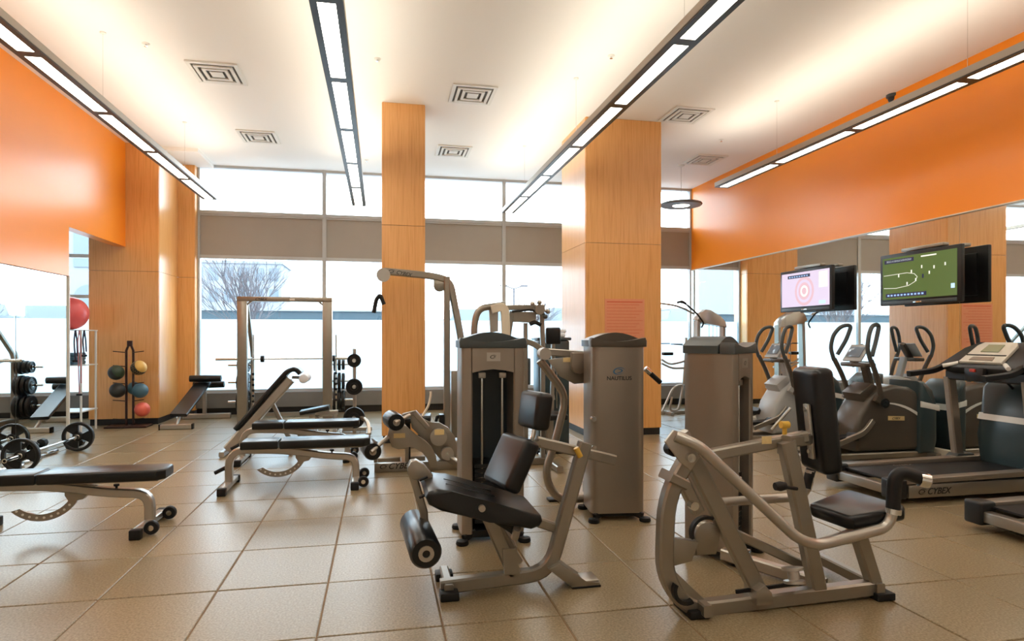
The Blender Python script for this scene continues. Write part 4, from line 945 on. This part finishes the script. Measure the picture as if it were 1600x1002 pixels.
# handle arms: near and far
B().tube([Q(1056, 682, -.12), Q(1090, 695, -.16), Q(1262, 857, -.2), Q(1392, 823, -.2), Q(1396, 775, -.2)], .027, .13, n=7).obj('handle_arm', 'silver_light', o)
B().tube([Q(1395, 796, -.2), Q(1399, 734, -.2), Q(1446, 750, -.25)], .034, .075, n=8, seg=14).obj('foam_grip', 'rubber', o)
B().tube([Q(1395, 803, -.2), Q(1396, 795, -.2)], .039).obj('grip_collar', 'chrome', o)
B().tube([Q(1436, 749, -.243), Q(1451, 752, -.258)], .037).obj('end_cap', 'chrome', o)
B().tube([Q(1120, 785, .35), Q(1250, 777, .35), Q(1262, 762, .35), Q(1266, 735, .35)], .027, .06).obj('handle_arm', 'silver_light', o)
B().tube([Q(1260, 763, .35), Q(1268, 728, .35), Q(1290, 705, .4)], .028, .06).obj('foam_grip', 'rubber', o)
B().lathe([(0, -.03), (.02, -.03), (.026, 0), (.02, .03), (0, .03)], Q(1219, 760, -.05), (1, 0, 0), 12).tube([Q(1219, 760, -.05), Q(1245, 764, -.03)], .01).obj('adjust_pin', 'rubber', o)
for (u, v) in ((1092, 966), (1370, 932)):
    p = G(u, v); B().box((p.x, CY + .03, .02), (.11, .2, .04), .006).obj('rubber_pad', 'rubber', o)
B().bar([(Q(1092, 960).x, CY - .1, .05), (Q(1092, 960).x, CY + .3, .05)], .06, .05, (0, 0, 1)).obj('cross_foot', 'silver', o)
B().bar([(Q(1366, 925).x, CY - .05, .06), (Q(1366, 925).x, CY + .45, .06)], .06, .05, (0, 0, 1)).obj('cross_foot', 'silver', o)

# ------------------------------------------------------------------ fly machine behind the towers (arched tube, strap, knobs, pads)
AY = 6.9
def A_(u, v, dy=0.): return PY(u, v, AY + dy)
o = thing('fly_machine', 'silver chest fly machine with arched tube top behind the weight towers', 'exercise machine', (1.2, AY, 0))
x0 = A_(741, 560).x
B().tube([(x0, AY, .03), A_(741, 505), A_(748, 482), A_(790, 476)], .036, .22, n=8).obj('arched_tube', 'silver', o)
B().bar([A_(768, 484, -.05), A_(788, 478, -.05), A_(790, 500, -.05), (A_(790, 560).x, AY - .05, .4)], .05, .09, (0, 1, 0), .12, n=8).obj('front_strap', 'trim_light', o)
B().plate([A_(764, 482, .08), A_(778, 476, .08), A_(778, 518, .08), A_(766, 520, .08)], .02, (0, 1, 0)).obj('rear_plate', 'silver_light', o)
B().bar([A_(786, 481), A_(850, 480)], .06, .055, (0, 1, 0)).obj('cross_beam', 'silver', o)
B().bar([A_(800, 487), A_(793, 532), (A_(790, 560).x, AY, .05)], .05, .055, (0, 1, 0)).obj('post', 'silver', o)
B().plate([A_(801, 487), A_(838, 488), A_(836, 505), A_(800, 503)], .04, (0, 1, 0)).obj('head_plate', 'silver', o)
B().bar([A_(821, 505), (A_(822, 560).x, AY, .05)], .04, .045, (0, 1, 0)).obj('post', 'silver', o)
B().bar([A_(846, 484), A_(848, 540), (A_(848, 560).x, AY, .05)], .05, .05, (0, 1, 0)).obj('post', 'silver', o)
B().bar([A_(808, 532, -.05), A_(830, 535, -.05), A_(852, 550, -.05)], .05, .06, (0, 1, 0), .15).obj('curved_arm', 'silver', o)
B().lathe([(0, -.06), (.055, -.06), (.06, 0), (.055, .06), (0, .06)], A_(842, 484, -.06), (0, 1, 0), 18).obj('pivot_hub', 'silver', o)
for (u, v, m) in ((843, 473, 'silver'), (832, 475, 'silver_light'), (856, 487, 'silver'), (852, 495, 'teal_cap')): B().tube([A_(844, 484, -.08), A_(u, v, -.1)], .014).ball(A_(u, v, -.1), .026, 12, 8).obj('knob', m, o)
B().tube([A_(800, 487, -.05), A_(830, 484, -.08), A_(845, 490, -.08)], .012, .03).obj('cable', 'rubber', o)
B().tube([A_(828, 507, -.06), A_(836, 503, -.06), A_(845, 508, -.06)], .022, .03).obj('hand_grip', 'rubber', o)
B().box(A_(864, 525, .1), (.17, .07, .19), .02, 3).obj('back_pad', 'vinyl', o)
B().box(A_(856, 650, -.1), (.36, .36, .07), .02, 3).obj('seat', 'vinyl', o)
B().bar([(A_(856, 650).x, AY - .1, .03), A_(856, 655, -.1)], .06, .06, (0, 1, 0)).bar([(x0, AY, .04), (A_(862, 650).x, AY, .04)], .08, .08, (0, 0, 1)).bar([(x0, AY - .4, .04), (x0, AY + .4, .04)], .07, .07, (0, 0, 1)).bar([(A_(856, 650).x, AY - .5, .04), (A_(856, 650).x, AY + .3, .04)], .07, .07, (0, 0, 1)).obj('base', 'silver', o)
B().span((A_(822, 600).x - .02, AY + .02, A_(826, 602).z), (A_(830, 600).x, AY + .1, A_(826, 560).z), .01).obj('side_pad', 'teal_cap', o)
B().bar([A_(864, 535, .1), A_(864, 560, .1), (A_(864, 560).x, AY + .1, .05)], .05, .04, (0, 1, 0)).obj('pad_post', 'silver', o)
# dark weight tower next to it
DY = 7.5
a, b_ = PY(842, 532, DY), PY(890, 690, DY)
o = thing('cable_tower', 'dark teal weight stack tower with short shelf beside the wide column', 'exercise machine', ((a.x + b_.x) / 2, DY, 0))
B().span((a.x, DY, .05), (b_.x, DY + .3, a.z), .02).obj('shroud', 'teal_shell', o)
B().span((a.x - .02, DY - .02, a.z), (b_.x + .02, DY + .32, a.z + .035), .012).obj('cap', 'teal_cap', o)
B().span((a.x - .03, DY - .04, 0), (b_.x + .03, DY + .34, .05), .01).obj('base', 'rubber', o)
B().tube([(a.x + .22, DY - .012, .55), (a.x + .22, DY - .012, 1.1)], .008).obj('guide_rod', 'chrome', o)
B().bar([PY(862, 600, DY - .05), PY(866, 625, DY - .05)], .02, .02, (0, 1, 0)).obj('lever', 'silver_light', o)
t = a.z + .035
tw = B().span((PY(858, 540, DY).x, DY + .0, t), (PY(884, 540, DY).x, DY + .26, t + .055), .022, 3).obj('towel', 'towel'); tag(tw, 'folded white towel lying on the dark weight tower', 'towel')
tw2 = B().span((PY(860, 540, DY).x, DY + .02, t + .053), (PY(886, 540, DY).x, DY + .25, t + .1), .022, 3).obj('towel', 'towel'); tag(tw2, 'folded white towel on top of another on the dark weight tower', 'towel')

# ------------------------------------------------------------------ cable tower with arched top in the window corner
TY = 10.3
def T_(u, v, dy=0.): return PY(u, v, TY + dy)
o = thing('cable_station', 'silver cable station with arched top in the corner by the mirror', 'exercise machine', (T_(1112, 600).x, TY, 0))
xa, xb = T_(1090, 530).x, T_(1128, 530).x
B().plate([T_(u, v) for u, v in ((1086, 500), (1090, 490), (1098, 484), (1106, 485), (1122, 495), (1129, 503), (1131, 512), (1104, 506), (1094, 506))], .22, (0, 1, 0), .01).obj('arched_head', 'silver_light', o)
B().bar([T_(1090, 495), (T_(1086, 540).x, TY, .04)], .14, .06, (0, 1, 0)).obj('front_post', 'silver_light', o)
B().bar([T_(1129, 508), (T_(1129, 540).x, TY, .04)], .14, .05, (0, 1, 0)).obj('rear_post', 'silver_light', o)
for u in (1108, 1114, 1120): B().tube([T_(u, 507), (T_(u, 540).x, TY, .3)], .007, seg=6).obj('guide_rod', 'chrome', o)
B().span((T_(1104, 600).x, TY - .08, .08), (T_(1124, 600).x, TY + .08, .75)).obj('weight_stack', 'iron', o, smooth=0)
B().tube([T_(1030, 474, -.2), T_(1060, 478, -.2), T_(1083, 490, -.1)], .016, .2).obj('long_bar', 'silver_light', o)
B().tube([T_(1060, 472, -.25), T_(1070, 474, -.25), T_(1088, 489, -.2), T_(1100, 505, -.2), T_(1096, 512, -.2)], .014, .06).tube([T_(1058, 473, -.25), T_(1066, 471, -.25), T_(1072, 475, -.25)], .02, .03).obj('curved_handle', 'rubber', o)
B().bar([(xa - .1, TY - .35, .04), (xb + .1, TY - .35, .04)], .08, .07, (0, 0, 1)).bar([(xa, TY - .45, .04), (xa, TY + .2, .04)], .08, .07, (0, 0, 1)).bar([(xb, TY - .4, .04), (xb, TY + .2, .04)], .08, .07, (0, 0, 1)).obj('base', 'silver_light', o)
# dip / knee raise station seen beside it
NY = 10.9
def N_(u, v, dy=0.): return PY(u, v, NY + dy)
o = thing('knee_raise_station', 'light tubular knee raise station between the wide column and the corner', 'exercise machine', (N_(1052, 640).x, NY, 0))
B().tube([(N_(1034, 660).x, NY, .03), N_(1052, 605), N_(1068, 600), (N_(1060, 655).x, NY, .06), (N_(1046, 655).x, NY, .06), N_(1050, 620)], .022, .1).obj('leg_loop', 'silver_light', o)
B().tube([N_(1034, 562), N_(1046, 570), N_(1066, 566), N_(1078, 560)], .02, .1).tube([N_(1034, 568), N_(1050, 576), N_(1078, 575)], .02, .1).obj('arm_tube', 'silver_light', o)
B().box(N_(1043, 553), (.19, .12, .06), .02, 3).obj('arm_pad', 'vinyl', o)
B().tube([N_(1068, 600), N_(1072, 545), (N_(1072, 530).x, NY, 1.4)], .024, .1).obj('mast', 'silver_light', o)
B().bar([N_(1030, 537), N_(1046, 537)], .05, .02, (0, 1, 0)).bar([N_(1049, 538), N_(1066, 538)], .05, .02, (0, 1, 0)).bar([N_(1048, 538), N_(1072, 540)], .02, .012, (0, 1, 0)).obj('grip_pad', 'rubber', o)
B().bar([(N_(1032, 660).x, NY, .03), (N_(1078, 660).x, NY, .03)], .06, .05, (0, 0, 1)).bar([(N_(1040, 660).x, NY - .3, .03), (N_(1040, 660).x, NY + .3, .03)], .06, .05, (0, 0, 1)).obj('base', 'silver_light', o)

# ------------------------------------------------------------------ cross trainers (face +x, towards the mirror)
def cross_trainer(loc, label, shell, base):
    t = thing('cross_trainer', label, 'cross trainer', loc, group='cross trainers facing the mirror'); L = dict(local=True)
    B().bar([(-.95, -.18, .05), (.7, -.18, .05)], .07, .07, (0, 0, 1)).bar([(-.95, .18, .05), (.7, .18, .05)], .07, .07, (0, 0, 1)).bar([(-.9, -.36, .04), (-.9, .36, .04)], .07, .07, (0, 0, 1)).bar([(.66, -.34, .04), (.66, .34, .04)], .07, .07, (0, 0, 1)).obj('base_frame', base, t, **L)
    pr = [(-.28, .10), (.50, .09), (.62, .16), (.68, .40), (.66, .60), (.58, .74), (.42, .83), (.2, .86), (.02, .82), (-.14, .70), (-.26, .52), (-.33, .3)]
    B().prism(pr, (0, 0, 0), (1, 0, 0), (0, 0, 1), .40, .05, 3).obj('drive_housing', shell, t, **L)
    B().prism([(.50, .05), (.72, .06), (.76, .2), (.76, .62), (.70, .80), (.58, .90), (.50, .90)], (0, 0, 0), (1, 0, 0), (0, 0, 1), .50, .06, 3).obj('front_shroud', 'teal_shell', t, **L)  # teal puts bluish window light on the housing front into its colour
    B().prism([(.52, .60), (.52, .67), (.765, .62), (.77, .55)], (0, 0, 0), (1, 0, 0), (0, 0, 1), .51, .01).obj('shroud_band', 'white_shell', t, **L)
    # pale swoosh on both flanks and round the nose
    for s_ in (-1, 1):
        up = [(.06 + .56 * q, .66 - .20 * q ** 2.2) for q in [k / 8 for k in range(9)]]; dn = [(x, z - .012 - .06 * (x - .06)) for x, z in up[::-1]]
        B().prism(up + dn, (0, s_ * .203, 0), (1, 0, 0), (0, 0, 1), .006).obj('swoosh', 'white_shell', t, **L)
        B().lathe([(0, -.006), (.055, -.006), (.055, .006), (0, .006)], (.0, s_ * .285, .66), (0, 1, 0), 22).obj('pivot_disc', 'plastic', t, **L)
        e_ = B().lathe([(.022, -.002), (.034, -.002), (.034, .002), (.022, .002), (.022, -.002)], (.0, s_ * .293, .66), (0, 1, 0), 18, caps=False).obj('emblem_ring', 'chrome', t, **L)
        B().prism([(-.11, -.026), (.11, -.034), (.11, .016), (-.11, .024)], (.22, s_ * .204, .48), (1, 0, 0), (0, 0, 1), .004).obj('name_plate', 'sticker', t, **L)
        text('lettering', 'CYBEX', t.matrix_world @ V((0, 0, 0)) + V(loc) + V((.16 if s_ < 0 else .28, s_ * .2075, .463)), (-s_, 0, 0), (0, 0, 1), .035, 'brown_shell', t, .3)
        # side stirrup arm and pedal
        B().bar([(-.12, s_ * .235, .46), (-.25, s_ * .26, .33), (-.62, s_ * .25, .2 + .1 * (s_ > 0))], .04, .06, (0, 1, 0), .1).obj('pedal_arm', 'silver', t, **L)
        p_ = B().prism([(-.2, 0), (.2, 0), (.22, .05), (.2, .09), (.17, .045), (-.18, .045)], (-.52, s_ * .17, .235 + .1 * (s_ > 0)), (1, 0, 0), (0, 0, 1), .17, .008).obj('pedal', 'plastic', t, **L)
        B().bar([(-.1, s_ * .25, .72), (.0, s_ * .25, .66)], .05, .07, (0, 1, 0)).obj('shoulder_joint', shell, t, **L)
        # swinging handle: rises from the pivot disc, then bends back as a long loop grip
        B().bar([(.0, s_ * .25, .64), (-.1, s_ * .28, .95), (-.2, s_ * .3, 1.15)], .035, .05, (0, 1, 0), .1).obj('handle_mast', 'brown_shell', t, **L)
        B().tube([(-.2, s_ * .3, 1.13), (-.25, s_ * .3, 1.28), (-.22, s_ * .29, 1.44), (-.14, s_ * .25, 1.55), (-.02, s_ * .22, 1.56), (-.08, s_ * .24, 1.38), (-.17, s_ * .28, 1.2)], .024, .06, n=6).obj('loop_grip', 'teal_cap', t, **L)
    B().prism([(-.16, .66), (-.02, .80), (.03, .84), (-.06, .88), (-.22, .76)], (0, 0, 0), (1, 0, 0), (0, 0, 1), .3, .012).obj('tray', shell, t, **L)
    B().bar([(.05, 0, .82), (-.04, 0, 1.12)], .1, .06, (0, 1, 0)).obj('console_mast', shell, t, **L)
    cp = B().prism([(-.14, -.02), (.13, -.02), (.15, .03), (.09, .07), (-.1, .07), (-.16, .02)], (-.1, 0, 1.2), (.55, 0, .83), (0, 1, 0), .06, .012).obj('console', 'brown_shell', t, **L)
    B().box((-.14, 0, 1.225), (.23, .30, .02), .008, 2, Matrix.Rotation(R(-56), 3, 'Y')).obj('console_face', 'grey_shell', t, **L)
    B().box((-.153, 0, 1.24), (.14, .22, .006), .002, 2, Matrix.Rotation(R(-56), 3, 'Y')).obj('display', 'display_blue', t, **L)
    B().box((-.12, 0, 1.09), (.16, .40, .05), .015, 2).obj('accessory_tray', 'brown_shell', t, **L)
    return t
cross_trainer((5.62, 6.55, 0), 'brown cross trainer with pale swoosh, next to the treadmills', 'brown_shell', 'silver')
cross_trainer((5.50, 7.95, 0), 'pale grey cross trainer farther from the treadmills', 'grey_shell', 'silver_light')

# ------------------------------------------------------------------ treadmills (face +x)
def treadmill(loc, label):
    t = thing('treadmill', label, 'treadmill', loc, group='treadmills facing the mirror'); L = dict(local=True)
    Wd = .41
    B().span((.06, -.29, .165), (1.75, .29, .185), .006).obj('belt', 'rubber', t, **L)
    for s_ in (-1, 1):
        B().prism([(.04, .165), (1.8, .185), (1.8, .235), (.04, .205)], (0, s_ * .345, 0), (1, 0, 0), (0, 0, 1), .11, .008).obj('side_rail', 'bronze', t, **L)
        B().span((.12, s_ * .38 - .025, .05), (1.8, s_ * .38 + .025, .16), .006).obj('frame_beam', 'silver', t, **L)
        B().span((-.04, s_ * .345 - .075, .045), (.10, s_ * .345 + .075, .215), .02, 3).obj('rear_cap', 'plastic', t, **L)
        B().bar([(1.46, s_ * .40, .2), (1.36, s_ * .40, 1.02)], .07, .10, (0, 1, 0)).obj('upright', 'bronze', t, **L)
        B().prism([(1.34, .2), (1.62, .2), (1.58, .25), (1.40, .25)], (0, s_ * .39, 0), (1, 0, 0), (0, 0, 1), .12, .008).obj('upright_foot', 'teal_cap', t, **L)
        B().bar([(.88, s_ * .40, 1.05), (1.2, s_ * .40, 1.08), (1.42, s_ * .38, 1.2)], .05, .055, (0, 1, 0), .1).obj('handrail', 'plastic', t, **L)
        text('lettering', 'CYBEX', V(loc) + V((.30 if s_ < 0 else .56, s_ * .4065, .078)), (-s_, 0, 0), (0, 0, 1), .075, 'ink', t, .35)
        swirl('emblem', V(loc) + V((.255 if s_ < 0 else .605, s_ * .406, .103)), (-s_, 0, 0), (0, 0, 1), .04, 'ink', t)
    text('lettering', 'CYBEX', V(loc) + V((.55, .22, .1856)), (1, 0, 0), (0, 1, 0), .07, 'silver', t, .3)
    B().span((-.02, -.28, .07), (.06, .28, .15), .01).obj('rear_roller_cover', 'silver', t, **L)
    # motor hood with pale band
    pr = [(1.62, .06), (2.02, .06), (2.08, .14), (2.08, .70), (2.04, .86), (1.92, 1.0), (1.76, 1.03), (1.64, .92), (1.60, .45)]
    B().prism(pr, (0, 0, 0), (1, 0, 0), (0, 0, 1), .62, .05, 3).obj('motor_hood', 'teal_shell', t, **L)
    B().prism([(1.60, .60), (1.62, .665), (2.08, .665), (2.09, .60)], (0, 0, 0), (1, 0, 0), (0, 0, 1), .635, .012).obj('hood_band', 'white_shell', t, **L)
    B().prism([(1.60, .0), (2.10, .0), (2.10, .1), (1.62, .1)], (0, 0, 0), (1, 0, 0), (0, 0, 1), .66, .02).obj('hood_base', 'teal_cap', t, **L)
    # console
    B().bar([(1.36, -.40, 1.04), (1.36, .40, 1.04)], .10, .09, (0, 0, 1)).obj('cross_bar', 'plastic', t, **L)
    B().prism([(-.07, -.44), (.2, -.36), (.3, -.26), (.3, .26), (.2, .36), (-.07, .44), (-.12, .3), (-.12, -.3)], (1.36, 0, 1.16), (.8, 0, .6), (0, 1, 0), .08, .02).obj('console', 'plastic', t, **L)
    cf = B().prism([(-.06, -.22), (.2, -.2), (.25, -.16), (.25, .16), (.2, .2), (-.06, .22)], (1.335, 0, 1.205), (.8, 0, .6), (0, 1, 0), .03, .006).obj('console_face', 'console_face', t, **L)
    B().prism([(.09, -.09), (.2, -.08), (.2, .08), (.09, .09)], (1.325, 0, 1.218), (.8, 0, .6), (0, 1, 0), .012).obj('display', 'display', cf, **L)
    B().prism([(.035, -.2), (.045, -.2), (.045, .2), (.035, .2)], (1.325, 0, 1.218), (.8, 0, .6), (0, 1, 0), .012).obj('divider', 'ink', cf, **L)
    B().prism([(-.04, -.12), (.01, -.11), (.01, .11), (-.04, .12)], (1.325, 0, 1.218), (.8, 0, .6), (0, 1, 0), .010).obj('key_strip', 'silver', cf, **L)
    for s_ in (-1, 1): B().tube([(1.22, s_ * .34, 1.13), (1.30, s_ * .24, 1.16)], .02).obj('sensor_grip', 'white_shell', t, **L)
    B().box((1.24, 0, 1.06), (.06, .20, .13), .015).obj('cup_console', 'plastic', t, **L)
    B().box((1.205, 0, 1.10), (.02, .06, .03), .006).obj('stop_key', 'led_red', t, **L)
    B().tube([(1.45, -.05, 1.05), (1.62, -.02, .95), (1.74, 0, .84)], .012, .1).obj('cable', 'rubber', t, **L)
    return t
treadmill((4.25, 5.02, 0), 'treadmill next to the brown cross trainer, facing the mirror')
treadmill((4.30, 3.58, 0), 'treadmill behind the chest press, farther from the cross trainers')
